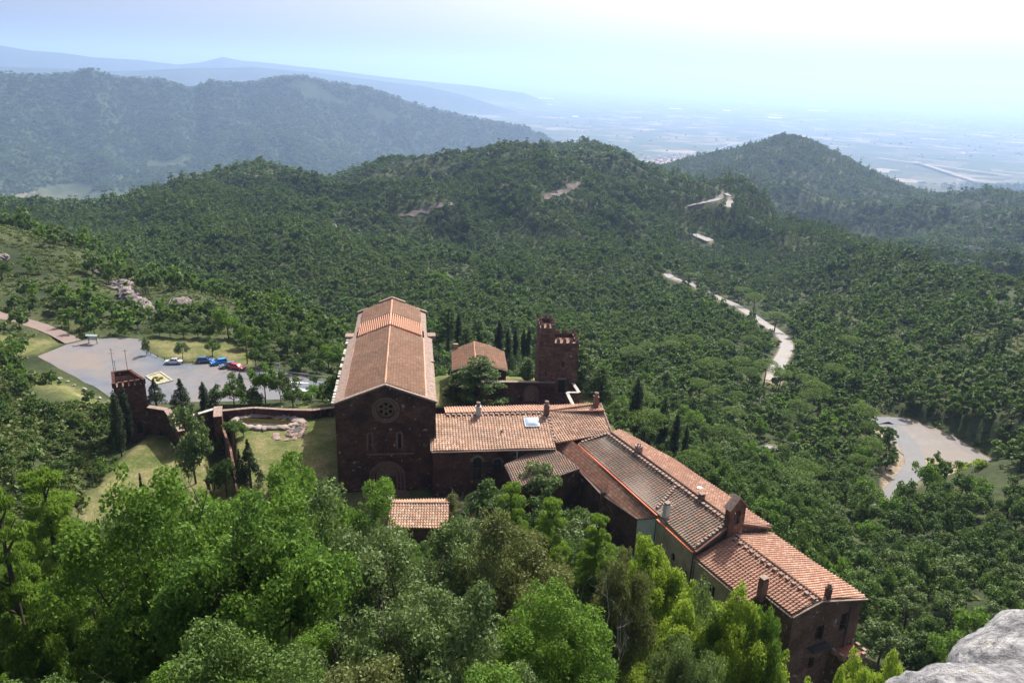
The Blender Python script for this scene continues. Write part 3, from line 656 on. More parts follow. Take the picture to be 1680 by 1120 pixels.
    k.bar((*CH(.9, L2-.3), zt(.9)-.1), (*CH(c, L2-.3), A-.1), .7, .7); k.bar((*CH(Wd-.9, L2-.3), zt(.9)-.1), (*CH(c, L2-.3), A-.1), .7, .7)
    k.build('rear_gable_coping', M['coping'], r)
    # rose window: moulded rings and a pierced stone disc
    k = MB(); n = 28
    for rr0, rr1, o0, o1 in ((1.55, 1.85, -.08, -.08), (1.95, 2.3, -.03, -.03)):
        for i in range(n):
            a = 2*math.pi*i/n; b = 2*math.pi*(i+1)/n; qd = [(c+rad*math.cos(t), 15.1+rad*math.sin(t)) for rad, t in ((rr0, a), (rr1, a), (rr1, b), (rr0, b))]
            vs = [P(*x, o0) for x in qd]+[P(*x, .1) for x in qd]; k.add(vs, [(0, 1, 2, 3), (0, 4, 5, 1), (1, 5, 6, 2), (2, 6, 7, 3), (3, 7, 4, 0)])
    rw = k.build('rose_window', M['trim'], r)
    k = MB(); holes = [circ(c+.88*math.cos(t), 15.1+.88*math.sin(t), .31, 10) for t in np.linspace(R(90), R(450), 6, endpoint=False)]+[circ(c, 15.1, .24, 10)]
    e0 = CH(0, .45); e1 = CH(Wd, .45); wall_panel(k, e0, e1, circ(c, 15.1, 1.5, 24), holes, .2); tr = k.build('tracery', M['trim'], None); tr.parent = rw; tr.matrix_parent_inverse = rw.matrix_world.inverted() if False else Matrix(); tr.matrix_parent_inverse = (Matrix.Translation(-Vector(r.location))).inverted() if False else Matrix()
    # rose_window's mesh is world-space with parent inverse; keep tracery directly consistent
    tr.parent = rw
    k = MB(); k.add([P(s_, z_, .85) for s_, z_ in circ(c, 15.1, 1.6, 24)], [tuple(range(24))]); gl = k.build('pane', M['dark'], None); gl.parent = rw
    for hl in (n1, n2):
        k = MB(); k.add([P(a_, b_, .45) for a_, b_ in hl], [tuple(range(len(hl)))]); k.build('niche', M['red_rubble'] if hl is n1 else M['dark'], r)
    for s0 in (c-3.0, c+1.9): arch_trim(P, s0, s0+.55, 8.0, 10.9, .3, .04).build('niche_surround', M['trim'], r)
    k = MB(); q4 = rect(c-3.4, c+4.6, 7.0, 7.22); vs = [P(*x, -.22) for x in q4]+[P(*x, .1) for x in q4]; k.add(vs, [(0, 1, 2, 3), (0, 4, 5, 1), (1, 5, 6, 2), (2, 6, 7, 3), (3, 7, 4, 0)]); k.build('string_course', M['trim'], r)
    # portal: three stepped archivolts on slim columns
    for i, rad in enumerate((1.75, 2.35, 2.95)):
        arch_trim(P, c-rad+.25, c+rad-.25, 0, 3.6+rad*.62, .34, .10+.14*i, True, 12).build('portal_arch', M['trim'], r)
    k = MB(); q4 = arch(c-1.5, c+1.5, 2.9, 4.7, 10); k.add([P(*x, -.02) for x in q4], [tuple(range(len(q4)))]); k.build('tympanum', M['trim'], r)
    k = MB(); k.add([P(*x, .7) for x in hole_door], [(0, 1, 2, 3)]); d = k.build('door', M['wood'], r)
    k = MB(); k.box(P(c+.25, 1.3, .62), (.06, .1, .3)); h = k.build('handle', M['dark_metal'], None); h.parent = d
    k = MB()
    for i in range(3): k.box((*CH(c, -.7-.4*i), -.05-.14*i+.28-.17), (6.5+.8*i, 1.4, .3-.0*i), rz=R(7.7))
    k.build('steps', M['trim'], r)
    return r
CHURCH = build_church()

# ------------------------------------------------------------------ the north range with the skylight
def build_range():
    r = thing('monastery_range', 'low red stone range with a square skylight in its tiled roof, joined to the church', 'monastery building', (*BF(10, 5), 0))
    f = MB(); EZ = 8.9
    h1 = arch(6.7, 8.25, 2.9, 7.3, 8); h2 = arch(10.2, 11.6, 4.6, 6.9, 6)
    P = wall_panel(f, BF(0, 0), BF(20, 0), rect(0, 20, -3, EZ), [h1, h2], .55); f.build('front_wall', M['red_stone'], r)
    window(r, P, h1, .5); window(r, P, h2, .5)
    arch_trim(P, 6.7, 8.25, 2.9, 7.3, .42, .06, False).build('window_arch', M['coping'], r); arch_trim(P, 10.2, 11.6, 4.6, 6.9, .32, .06, False).build('window_arch', M['trim'], r)
    w = MB(); D = 15.0; RG = 9.0; RZ = 11.2; BZ = 9.8
    wall_panel(w, BF(0, D), BF(0, 0), [(0, -4), (D, -4), (D, EZ), (D-RG, RZ), (0, BZ)]); wall_panel(w, BF(30.6, D), BF(0, D), rect(0, 30.6, -6, BZ))
    wall_panel(w, BF(30.6, 5.4), BF(30.6, D), rect(0, D-5.4, -8, 8.6)); wall_panel(w, BF(18.5, 5), BF(30.6, 5.4), rect(0, 12.1, -8, 8.8))
    w.build('wall', M['red_stone'], r)
    q = lambda p, g, z: (*BF(p, g), z)
    tiles('roof', [q(-.1, -.45, EZ-.02), q(20.6, -.45, EZ-.02), q(20.6, RG, RZ), q(-.1, RG, RZ)], M['tile'], r)
    o = tiles('roof', [q(31.2, D+.4, BZ-.2), q(2.5, D+.4, BZ-.2), q(2.5, RG, RZ), q(31.2, RG, RZ+.1)], M['tile_orange'], r); o['label'] = 'rear orange slope beyond the ridge'
    # right-hand bay, turned and a little higher
    tiles('roof', [q(20.6, 1.0, 9.0), q(31.4, 4.2, 9.1), q(31.1, 12.0, 11.15), q(20.6, RG, RZ+.05)], M['tile'], r, seed=3)
    ridge_caps(r, q(2.4, RG, RZ+.1), q(20.2, RG, RZ+.1), M['tile_orange'], .4, .5, .95, side=(.08, -.55, -.12))
    ridge_caps(r, q(20.6, 1.0, 9.1), q(20.6, RG, RZ+.15), M['tile'], .36, .5, .9, side=(.05, 0, .02), name='hip_tiles')
    ridge_caps(r, q(20.6, RG, RZ+.15), q(31.2, 12.0, 11.2), M['tile_orange'], .36, .5, name='ridge_tiles')
    ridge_caps(r, q(31.35, 4.2, 9.2), q(31.1, 12.0, 11.25), M['coping'], .4, .6, name='verge_tiles')
    k = MB(); k.bar(q(-.2, -.62, EZ-.14), q(20.6, -.62, EZ-.14), .3, .16); k.bar(q(-.22, -.5, EZ), q(-.22, RG, RZ+.05), .3, .2); k.build('cornice', M['coping'], r)
    k = MB(); k.bar(q(14.1, -.35, 8.3), q(14.1, -.2, -1), .14, .14); k.build('downpipe', M['white_plaster'], r)
    # skylight: metal curb with a domed acrylic pane
    sx, sg = 17.4, 6.0; sz = EZ+(RZ-EZ)*(sg+.45)/(RG+.45)
    k = MB(); sl = (RZ-EZ)/(RG+.45)
    cs = [(*BF(sx+a, sg+b), sz+b*sl) for a, b in ((-1.25, -1.15), (1.25, -1.15), (1.25, 1.15), (-1.25, 1.15))]
    for a, b in zip(cs, cs[1:]+cs[:1]): k.bar(Vector(a)+Vector((0, 0, .15)), Vector(b)+Vector((0, 0, .15)), .16, .34)
    s = k.build('skylight', M['white_plaster'], r); k = MB(); vs = []; fs = []
    for i in range(9):
        for j in range(9):
            u, v = i/8*2-1, j/8*2-1; vs.append((*BF(sx+u*1.2, sg+v*1.1), sz+v*1.1*sl+.3+.32*(1-u**4)*(1-v**4)))
    fs = [(i*9+j, (i+1)*9+j, (i+1)*9+j+1, i*9+j+1) for i in range(8) for j in range(8)]
    k.add(vs, fs); dmt, t, b = newmat('skylight_acrylic', .12, .8); b.inputs['Base Color'].default_value = (.36, .46, .58, 1); pn = k.build('pane', dmt, None, True); pn.parent = s
    rz = R(7.7)
    for p_, g_, z_, h, mt in ((8.2, 8.3, 10.9, 1.9, M['white_plaster']), (20.3, 8.0, 10.8, 2.1, M['trim']), (30.0, 11.2, 10.6, 2.4, M['trim'])):
        x, y = BF(p_, g_); chimney(r, x, y, z_, h, .85, .85, mt, rz, cap='round')
    x, y = BF(11.9, 3.6); k = MB(); k.tube([(x, y, 9.6), (x, y, 10.4)], .14, 8); k.tube([(x, y, 10.4), (x, y, 10.5)], .22, 8); k.build('vent_pipe', M['dark_metal'], r)
    return r
build_range()

# ------------------------------------------------------------------ the lean-to annex with grey tiles
def plane3(a, b, c):
    a, b, c = map(np.array, (a, b, c)); n = np.cross(b-a, c-a); return a, n
def onpl(px, py, pl): d = ray(px, py); o = np.array([0, 0, CZ]); s = np.dot(pl[0]-o, pl[1])/np.dot(d, pl[1]); return tuple(o+d*s)
def build_annex():
    pl = plane3(atz(828, 764, 6.9), atz(893, 727, 8.6), atz(950, 767, 7.7))
    r = thing('annex', 'lean-to annex with weathered grey tiles wedged between the skylight range and the long wing', 'annex', (5, 113, 0))
    cs = [onpl(905, 784, pl), onpl(951, 768, pl), onpl(897, 727, pl), onpl(828, 763, pl), onpl(846, 800, pl)]
    # eave runs along the lower left edge
    tiles('roof', [cs[4], cs[0], cs[1], cs[2], cs[3]], M['tile_grey'], r, pitch=.38)
    w = MB(); w.prism([c[:2] for c in cs], -4, [c[2]-.2 for c in cs]); w.build('wall', M['red_stone'], r)
    k = MB(); k.bar(cs[4], cs[0], .25, .16); k.bar(cs[0], cs[1], .25, .16); k.bar(cs[3], cs[4], .22, .14); k.build('eave', M['coping'], r)
build_annex()

# ------------------------------------------------------------------ the long wing
def build_wing():
    r = thing('monastery_wing', 'long tiled wing running down to the lower right with plastered side wall', 'monastery building', (*WF(0, 15), 0))
    q = lambda p, g, z: (*WF(p, g), z)
    RZ = 11.0
    tiles('roof', [q(-4.9, 31.8, 8.95), q(-6.1, 7.5, 8.95), q(0, 7.5, RZ), q(0, 29.6, RZ)], M['tile_grey'], r, seed=1)
    tiles('roof', [q(-6.1, 7.5, 8.9), q(-6.75, -.8, 8.75), q(0, -.2, RZ), q(0, 7.5, RZ)], M['tile_grey'], r, seed=2)
    tiles('roof', [q(7.2, -.6, 8.6), q(7.2, 12, 8.6), q(6.6, 22, 8.8), q(3.4, 32, 9.9), q(0, 29.6, RZ), q(0, -.2, RZ)], M['tile_orange'], r, seed=3)
    ridge_caps(r, q(0, -.2, RZ+.1), q(0, 29.6, RZ+.1), M['tile_orange'], .36, .5, .78, side=WF(-.75, 0, 0)[:0] or tuple(np.array(WF(-.75, 0))-np.array(WF(0, 0)))+(-.12,))
    # stones along the slanting joint and the far hip
    k = MB()
    for i in range(11):
        t = (i+.5)/11; a = np.array(q(-.5, 10.9, RZ+.05)); b = np.array(q(-5.6, 9.0, 9.2)); c_ = a+(b-a)*t; k.box(tuple(c_+[0, 0, .05]), (.42, .42, .3), rz=.4)
    for i in range(9):
        t = (i+.5)/9; a = np.array(q(-.3, 29.6, RZ+.05)); b = np.array(q(-4.6, 31.5, 9.2)); c_ = a+(b-a)*t; k.box(tuple(c_+[0, 0, .05]), (.42, .42, .3), rz=.2)
    for i in range(9):
        t = (i+.5)/9; a = np.array(q(-.4, -.1, RZ+.05)); b = np.array(q(-6.2, -.6, 8.95)); c_ = a+(b-a)*t; k.box(tuple(c_+[0, 0, .05]), (.42, .42, .3), rz=.3)
    build_each(k, 'holding_stone', M['coping'], r)
    # walls
    w = MB(); h1 = arch(4.0, 4.8, 3.6, 5.0, 5); h2 = arch(7.0, 7.8, 2.6, 4.1, 5)
    P = wall_panel(w, WF(-5.9, 8.3), WF(-6.2, -.5), rect(0, 8.8, -6, 8.6), [h1, h2], .4); w.build('plastered_wall', M['plaster'], r)
    for h in (h1, h2): window(r, P, h, .38, bars=False)
    w = MB(); a = WF(-6.2, -.5); b = WF(7.0, -.3); L = math.dist(a, b); wall_panel(w, a, b, [(0, -8), (L, -8), (L, 8.5), (6.2, RZ-.1), (0, 8.5)])
    wall_panel(w, WF(7.0, -.3), WF(7.0, 12), rect(0, 12.3, -14, 8.5)); wall_panel(w, WF(7.0, 12), WF(6.4, 22), [(0, -14), (10.02, -14), (10.02, 8.7), (0, 8.5)]); L = math.dist(WF(6.4, 22), WF(3.3, 32)); wall_panel(w, WF(6.4, 22), WF(3.3, 32), [(0, -14), (L, -14), (L, 9.8), (0, 8.7)])
    wall_panel(w, WF(3.3, 32), WF(-4.8, 31.7), rect(0, 8.1, -6, 8.9)); wall_panel(w, WF(-4.8, 31.7), WF(-5.9, 8.3), rect(0, 23.4, 0, 8.8))
    w.build('wall', M['red_rubble'], r)
    k = MB(); k.bar(q(-6.55, 7.6, 8.45), q(-6.95, -.9, 8.35), .35, .14); k.bar(q(-5.1, 31.6, 8.92), q(-6.25, 8, 8.8), .28, .12); k.build('gutter', M['gutter'], r)
    k = MB(); k.bar(q(-6.7, -1.0, 8.45), q(0, -.5, RZ-.05), .4, .3); k.bar(q(0, -.5, RZ-.05), q(7.1, -.7, 8.4), .4, .3); k.build('gable_coping', M['trim'], r)
    k = MB(); k.bar(q(-6.35, 8.0, 8.3), q(-6.35, 8.0, 0), .13, .13); k.bar(q(-6.5, -.5, 8.3), q(-6.6, -.5, -3), .16, .16); build_each(k, 'downpipe', M['dark_metal'], r)
    # side strip under the main eave
    st = thing('side_aisle', 'narrow orange tiled aisle along the near side of the long wing', 'aisle', (*WF(-7, 20), 0))
    A_ = [q(-5.15, 37.5, 9.0), q(-5.75, 8.0, 8.35)]
    B_ = [atz(895, 712, 8.35), atz(951, 768, 7.45), atz(986, 806, 7.0), atz(1046, 851, 7.0)]
    poly = [tuple(B_[3]), A_[1], A_[0], tuple(B_[0]), tuple(B_[1]), tuple(B_[2])]
    pl = plane3(B_[3], A_[1], A_[0]); prj = lambda p: (p[0], p[1], pl[0][2]-((p[0]-pl[0][0])*pl[1][0]+(p[1]-pl[0][1])*pl[1][1])/pl[1][2])
    poly = [prj(p) for p in poly]
    # eave first for the tile direction
    tiles('roof', [poly[4], poly[3], poly[2], poly[1], poly[0], poly[5]], M['tile_orange'], st, pitch=.36)
    w = MB(); order = [poly[3], poly[4], poly[5], poly[0]]
    for a, b in zip(order[:-1], order[1:]): L = math.dist(a[:2], b[:2]); wall_panel(w, a, b, [(0, -3), (L, -3), (L, b[2]-.2), (0, a[2]-.2)])
    w.build('wall', M['red_stone'], st)
    a, b = poly[0], poly[1]; L = math.dist(a[:2], b[:2]); w = MB(); h = rect(L*.55, L*.85, 2.0, 3.8); P = wall_panel(w, a, b, [(0, -3), (L, -3), (L, b[2]-.2), (0, a[2]-.2)], [h], .4); w.build('end_wall', M['white_plaster'], st); window(st, P, h, .38)
    k = MB(); k.add([poly[4], poly[3], prj(atz(893, 722, 8.4))], [(0, 1, 2)])
    k = MB(); k.bar(poly[3], poly[4], .3, .3); k.bar(poly[4], poly[5], .25, .2); k.bar(poly[5], poly[0], .25, .2); k.bar(poly[0], poly[1], .25, .18); k.build('eave', M['coping'], st)
    x, y = atz(990, 822, 5.5)[:2]; k = MB(); k.prism([(x-.5, y-.5), (x+.5, y-.3), (x+.6, y+.6), (x-.5, y+.5)], -2, [7.4, 7.2, 8.2, 8.3]); k.build('buttress', M['red_rubble'], st)
    # chimneys
    rz = R(27.5)
    for px, py, z, h, w_, cap, mt in ((1047, 746, 10.6, 1.5, .9, 'open', M['coping']), (1092, 852, 8.7, 2.4, .75, 'flat', M['white_plaster']), (1150, 822, 10.8, .9, .7, 'flat', M['trim'])):
        x, y, _ = atz(px, py, z); chimney(r, x, y, z-.4, h+.4, w_, w_, mt, rz, cap=cap)
    x, y, z = atz(1147, 806, 9.9); k = MB(); k.tube([(x, y, z-.4), (x, y, z+.7)], .38, 10); k.build('vent_pipe', M['metal'], r)
    return r
build_wing()
def build_end():
    r = thing('gable_end_block', 'lower end block of the long wing with a dark red stone gable facing the valley', 'monastery building', (*WF(0, -8), 0))
    q = lambda p, g, z: (*WF(p, g), z)
    tiles('roof', [q(-6.5, -.9, 7.45), q(-6.5, -11.0, 7.45), q(0, -11, 9.25), q(0, -.9, 9.25)], M['tile_red'], r, seed=4)
    tiles('roof', [q(-4.1, -11.0, 8.1), q(-4.1, -15.7, 8.1), q(0, -16.1, 9.25), q(0, -11, 9.25)], M['tile_red'], r, seed=5)
    tiles('roof', [q(8.1, -16.4, 7.2), q(7.5, -.7, 7.3), q(0, -.9, 9.25), q(0, -16.1, 9.25)], M['tile_orange'], r, seed=6)
    ridge_caps(r, q(0, -16.1, 9.32), q(0, -1.2, 9.32), M['tile_orange'], .34, .5, 1.05, side=tuple(np.array(WF(-.7, 0))-np.array(WF(0, 0)))+(-.1,))
    w = MB(); h1 = rect(3.0, 4.3, 3.4, 5.2); h2 = rect(8.2, 9.3, 2.6, 4.0)
    P = wall_panel(w, WF(-6.15, -.6), WF(-6.15, -10.8), rect(0, 10.2, -8, 7.3), [h1, h2], .4); w.build('plastered_wall', M['plaster'], r)
    for h in (h1, h2): window(r, P, h, .38)
    w = MB(); wall_panel(w, WF(-6.15, -10.8), WF(-3.8, -10.8), [(0, -8), (2.35, -8), (2.35, 8.1), (0, 7.4)]); L = 4.9; wall_panel(w, WF(-3.8, -10.8), WF(-3.8, -15.7), rect(0, L, -10, 8.0))
    a = WF(-3.8, -15.7); b = WF(7.8, -16.2); L = math.dist(a, b); hs = [rect(4.3, 5.6, 2.6, 4.9), rect(8.3, 9.4, 3.0, 5.6), rect(4.0, 5.0, -1.4, .2)]
    P = wall_panel(w, a, b, [(0, -14), (L, -14), (L, 7.1), (3.8, 9.1), (0, 7.9)], hs, .5); wall_panel(w, b, WF(7.2, -.5), rect(0, 15.7, -14, 7.2))
    w.build('wall', M['red_rubble'], r)
    for h in hs: window(r, P, h, .45)
    k = MB(); k.bar(P(3.3, 2.1, -.6), P(6.4, 2.1, -.6), 1.1, .16); k.build('balcony_slab', M['dark_metal'], r)
    k = MB()
    k.bar(P(3.1, 3.0, -1.1), P(6.3, 3.0, -1.1), .05, .06)
    for i in range(12): k.bar(P(3.1+i*.29, 2.2, -1.1), P(3.1+i*.29, 3.0, -1.1), .03, .03)
    k.build('balcony_railing', M['dark_metal'], r)
    k = MB(); k.bar(P(7.6, 4.6, -.2), P(7.0, 5.9, -1.9), .1, .1); k.bar(P(9.6, 6.3, -.12), P(9.7, -4, -.12), .13, .13); k.build('pipe', M['dark_metal'], r)
    k = MB(); k.bar(q(-6.7, -.9, 7.2), q(-6.7, -11, 7.2), .3, .16); k.bar(q(-4.25, -11, 7.9), q(-4.25, -15.9, 7.9), .3, .16); k.bar(q(-4.2, -15.9, 7.95), q(0, -16.25, 9.12), .3, .16); k.bar(q(0, -16.25, 9.12), q(8.2, -16.55, 7.05), .3, .16); k.build('eave', M['coping'], r)
    rz = R(27.5)
    x, y, _ = atz(1250, 972, 8.2); chimney(r, x, y, 7.2, 2.9, .95, .8, M['trim'], rz)
    x, y, _ = atz(1357, 981, 8.9); chimney(r, x, y, 8.3, 2.1, .6, .6, M['red_rubble'], rz, cap='open')
    # crenellated terrace at the foot
    t = thing('terrace', 'small red paved terrace edged with pale square battlements below the end gable', 'terrace', (*WF(6, -19), 0))
    pts = [atz(1362, 1066, .5), atz(1386, 1083, .5), atz(1424, 1074, .5), atz(1405, 1050, .5)]
    e1 = (pts[1]-pts[0])[:2]; c0 = pts[0][:2]-e1*1.6; c1 = pts[3][:2]-e1*1.4
    quad = [c0, pts[1][:2], pts[2][:2], c1]
    k = MB(); k.prism(quad, -14, .2); k.build('base', M['red_rubble'], t); k = MB(); cen = sum(quad)/4; k.prism([cen+(p_-cen)*.94 for p_ in quad], .2, .26); k.build('paving', mat_plain('red_paving', (.22, .09, .06), .8, var=.2), t)
    for a, b in ((quad[0], quad[1]), (quad[1], quad[2]), (quad[2], quad[3])):
        L = np.linalg.norm(b-a); n = max(2, int(L/.95)); ang = math.atan2(b[1]-a[1], b[0]-a[0])
        for i in range(n):
            c_ = a+(b-a)*(i+.5)/n; cc = cen+(c_-cen)*.96; k = MB(); k.box((cc[0], cc[1], .55), (.5, .34, .7), rz=ang); k.box((cc[0], cc[1], .93), (.56, .4, .08), rz=ang); k.build('merlon', M['coping'], t)
build_end()
def build_bellcote():
    q = lambda p, g, z: (*WF(p, g), z)
    r = thing('bell_gable', 'narrow stone bell gable with one arched opening astride the ridge of the long wing', 'bell gable', (*WF(.2, -.7), 8))
    a = WF(-1.3, -.95); b = WF(1.5, -.95); L = 2.8; w = MB(); h = arch(.85, 1.95, 10.9, 13.1, 8)
    out = [(0, 7.6), (L, 7.6), (L, 13.4), (L/2, 14.9), (0, 13.4)]
    P = wall_panel(w, a, b, out, [h], .9)
    Pb = wall_panel(w, WF(1.5, -.05), WF(-1.3, -.05), out, [[(L-s_, z_) for s_, z_ in h][::-1]], .01)
    for (s0, z0), (s1, z1) in (((L, 7.6), (L, 13.4)), ((L, 13.4), (L/2, 14.9)), ((L/2, 14.9), (0, 13.4)), ((0, 13.4), (0, 7.6))):
        w.add([P(s0, z0), P(s0, z0, .9), P(s1, z1, .9), P(s1, z1)], [(0, 1, 2, 3)])
    w.build('wall', M['red_rubble'], r)
    k = MB(); k.bar(P(-.2, 13.35, .45), P(L/2, 15.05, .45), 1.3, .16); k.bar(P(L+.2, 13.35, .45), P(L/2, 15.05, .45), 1.3, .16); k.build('coping', M['coping'], r)
    k = MB(); c_ = P(L/2, 12.4, .45); k.tube([(c_[0], c_[1], 11.35), (c_[0], c_[1], 11.45), (c_[0], c_[1], 11.8), (c_[0], c_[1], 12.05)], [.36, .32, .2, .1], 12); bl = k.build('bell', M['dark_metal'], r, True)
    k = MB(); k.bar(P(.9, 12.15, .45), P(1.9, 12.15, .45), .14, .14); y = k.build('bell_yoke', M['wood'], None); y.parent = bl
build_bellcote()

# ------------------------------------------------------------------ towers
def pyramid_merlon(mb, x, y, z, w, d, h, rz, tip=.45):
    mb.box((x, y, z+h/2), (w, d, h), rz); ca, sa = math.cos(rz), math.sin(rz); b = [(x+(a*w/2)*ca-(c*d/2)*sa, y+(a*w/2)*sa+(c*d/2)*ca, z+h) for a, c in ((-1, -1), (1, -1), (1, 1), (-1, 1))]
    mb.add(b+[(x, y, z+h+tip)], [(0, 1, 4), (1, 2, 4), (2, 3, 4), (3, 0, 4)])
def tower_r():
    r = thing('stone_tower', 'tall red stone tower behind the skylight range, its left half higher, pointed merlons', 'tower', (10, 158, 0))
    T = frame(-4.0, 5.9, 153.6); Wl = 3.2; Wt = 8.4; D = 7.0
    zl = 17.7; zr = 14.4
    w = MB(); hd = rect(4.4, 5.9, 3.0, 6.2); slit = rect(4.95, 5.3, 9.0, 10.4); sl2 = rect(1.4, 1.7, 7.0, 8.0)
    P = wall_panel(w, T(0, 0), T(Wt, 0), [(0, -4), (Wt, -4), (Wt, zr), (Wl, zr), (Wl, zl), (0, zl)], [hd, slit, sl2], .5)
    wall_panel(w, T(Wt, 0), T(Wt, D), rect(0, D, -12, zr)); wall_panel(w, T(Wt, D), T(0, D), [(0, -12), (Wt, -12), (Wt, zl), (Wt-Wl, zl), (Wt-Wl, zr), (0, zr)]); wall_panel(w, T(0, D), T(0, 0), rect(0, D, -12, zl)); wall_panel(w, T(Wl, 0), T(Wl, D), rect(0, D, zr, zl))
    w.build('wall', M['tower_stone'], r)
    k = MB(); k.add([(*T(.0, 0), zl-.9), (*T(Wl, 0), zl-.9), (*T(Wl, D), zl-.9), (*T(0, D), zl-.9)], [(0, 1, 2, 3)]); k.add([(*T(Wl, 0), zr-.9), (*T(Wt, 0), zr-.9), (*T(Wt, D), zr-.9), (*T(Wl, D), zr-.9)], [(0, 1, 2, 3)]); k.build('tower_roof', M['trim'], r)
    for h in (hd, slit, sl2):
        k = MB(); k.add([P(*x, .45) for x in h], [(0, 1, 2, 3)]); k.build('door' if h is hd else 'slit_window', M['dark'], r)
    k = MB(); k.bar(P(4.2, 6.4, -.05), P(6.1, 6.4, -.05), .3, .35); k.build('lintel', M['coping'], r)
    mn = [(p_, .3, zl) for p_ in (.45, 1.6, 2.75)]+[(p_, D-.3, zl) for p_ in (.45, 1.6, 2.75)]+[(.3, g_, zl) for g_ in (2.2, 4.5)]+[(Wl-.3, g_, zl) for g_ in (2.2, 4.5)]
    mn += [(p_, .3, zr) for p_ in (4.0, 5.35, 6.7, 8.0)]+[(p_, D-.3, zr) for p_ in (4.6, 6.3, 8.0)]+[(Wt-.3, g_, zr) for g_ in (2.2, 4.4)]
    for p_, g_, z_ in mn: k = MB(); x, y = T(p_, g_); pyramid_merlon(k, x, y, z_, .62, .6, .75, R(4)); k.build('merlon', M['trim'], r)
    k = MB()                                       # parapet plinth
    for a, b, z_ in ((T(.3, .3), T(Wl-.1, .3), zl), (T(Wl, .3), T(Wt-.1, .3), zr), (T(Wt-.3, .5), T(Wt-.3, D-.3), zr), (T(.3, .5), T(.3, D-.3), zl)): k.bar((*a, z_+.06), (*b, z_+.06), .62, .14)
    k.build('parapet', M['coping'], r)
    # footbridge / wall walk in front and the pale parapet going off to the right
    w = thing('courtyard_wall', 'dark red wall with an arched doorway joining the tower to the small tiled house', 'wall', (0, 153, 0))
    a = np.array(atz(662, 0, 0)[:2]) if False else np.array(T(-13.5, -.6)); b = np.array(T(3.6, -.6)); L = np.linalg.norm(b-a); k = MB(); h = arch(L-6.2, L-3.9, 1.0, 4.6, 8); Pw = wall_panel(k, a, b, rect(0, L, -4, 5.6), [h], .8); wall_panel(k, b+np.array([0, .8]), a+np.array([0, .8]), rect(0, L, -10, 5.6)); k.build('wall_face', M['red_stone'], w)
    k = MB(); k.bar((*(a+[0, .4]), 5.68), (*(b+[0, .4]), 5.68), .95, .16); k.build('coping', M['coping'], w); arch_trim(Pw, L-6.2, L-3.9, 1.0, 4.6, .45, .06).build('door_arch', M['trim'], w)
    k = MB(); k.add([Pw(*x, .75) for x in h], [tuple(range(len(h)))]); k.build('inner_doorway', M['coping'], w)
    w2 = thing('parapet_wall', 'zigzag pale topped parapet wall at the foot of the tall red tower', 'wall', (16, 150, 0))
    pts = [atz(938, 626, 5.4), atz(950, 644, 5.0), atz(930, 644, 5.0), atz(940, 664, 4.6)]
    k = MB(); c = MB()
    for a, b in zip(pts[:-1], pts[1:]):
        k.bar((a[0], a[1], a[2]/2-2.2), (b[0], b[1], b[2]/2-2.2), .55, a[2]+4.2) if False else None
        d = (b-a)[:2]; n_ = np.array([-d[1], d[0]])/np.linalg.norm(d)*.28; k.prism([a[:2]-n_, b[:2]-n_, b[:2]+n_, a[:2]+n_], -6, [a[2], b[2], b[2], a[2]]); c.bar(a+[0, 0, .06], b+[0, 0, .06], .7, .14)
    k.build('wall_face', M['red_rubble'], w2); c.build('coping', M['pale_stone'], w2)
tower_r()
def house():
    r = thing('gabled_house', 'small gabled house with brown tiles between the church and the tall tower', 'house', (-7, 163, 0))
    Hh = frame(-5, -12.7, 157.6); Wd = 11.7; D = 13.0; e = 5.9; A = 8.0; c = 4.9; q = lambda p, g, z: (*Hh(p, g), z)
    w = MB(); wall_panel(w, Hh(0, 0), Hh(Wd, 0), [(0, -5), (Wd, -5), (Wd, e), (c, A), (0, e)]); wall_panel(w, Hh(Wd, 0), Hh(Wd, D), rect(0, D, -9, e)); wall_panel(w, Hh(Wd, D), Hh(0, D), [(0, -9), (Wd, -9), (Wd, e), (Wd-c, A), (0, e)]); wall_panel(w, Hh(0, D), Hh(0, 0), rect(0, D, -9, e)); w.build('wall', M['red_stone'], r)
    tiles('roof', [q(-.3, D+.2, e), q(-.3, -.3, e), q(c, -.3, A), q(c, D+.2, A)], M['tile_church'], r); tiles('roof', [q(Wd+.3, -.3, e-.05), q(Wd+.3, D-1.5, e-.05), q(Wd-3, D+.2, e+1.3), q(c, D+.2, A), q(c, -.3, A)], M['tile_church'], r)
    ridge_caps(r, q(c, -.3, A+.08), q(c, D, A+.08), M['mortar'], .3, .6)
    k = MB(); k.bar(q(-.3, -.35, e+.05), q(c, -.35, A+.1), .3, .2); k.bar(q(Wd+.3, -.35, e), q(c, -.35, A+.1), .3, .2); k.build('verge', M['coping'], r)
    k = MB(); k.box(q(.6, D-.2, 7.2), (1.1, .8, 1.0), R(5)); k.build('chimney', M['coping'], r)
house()
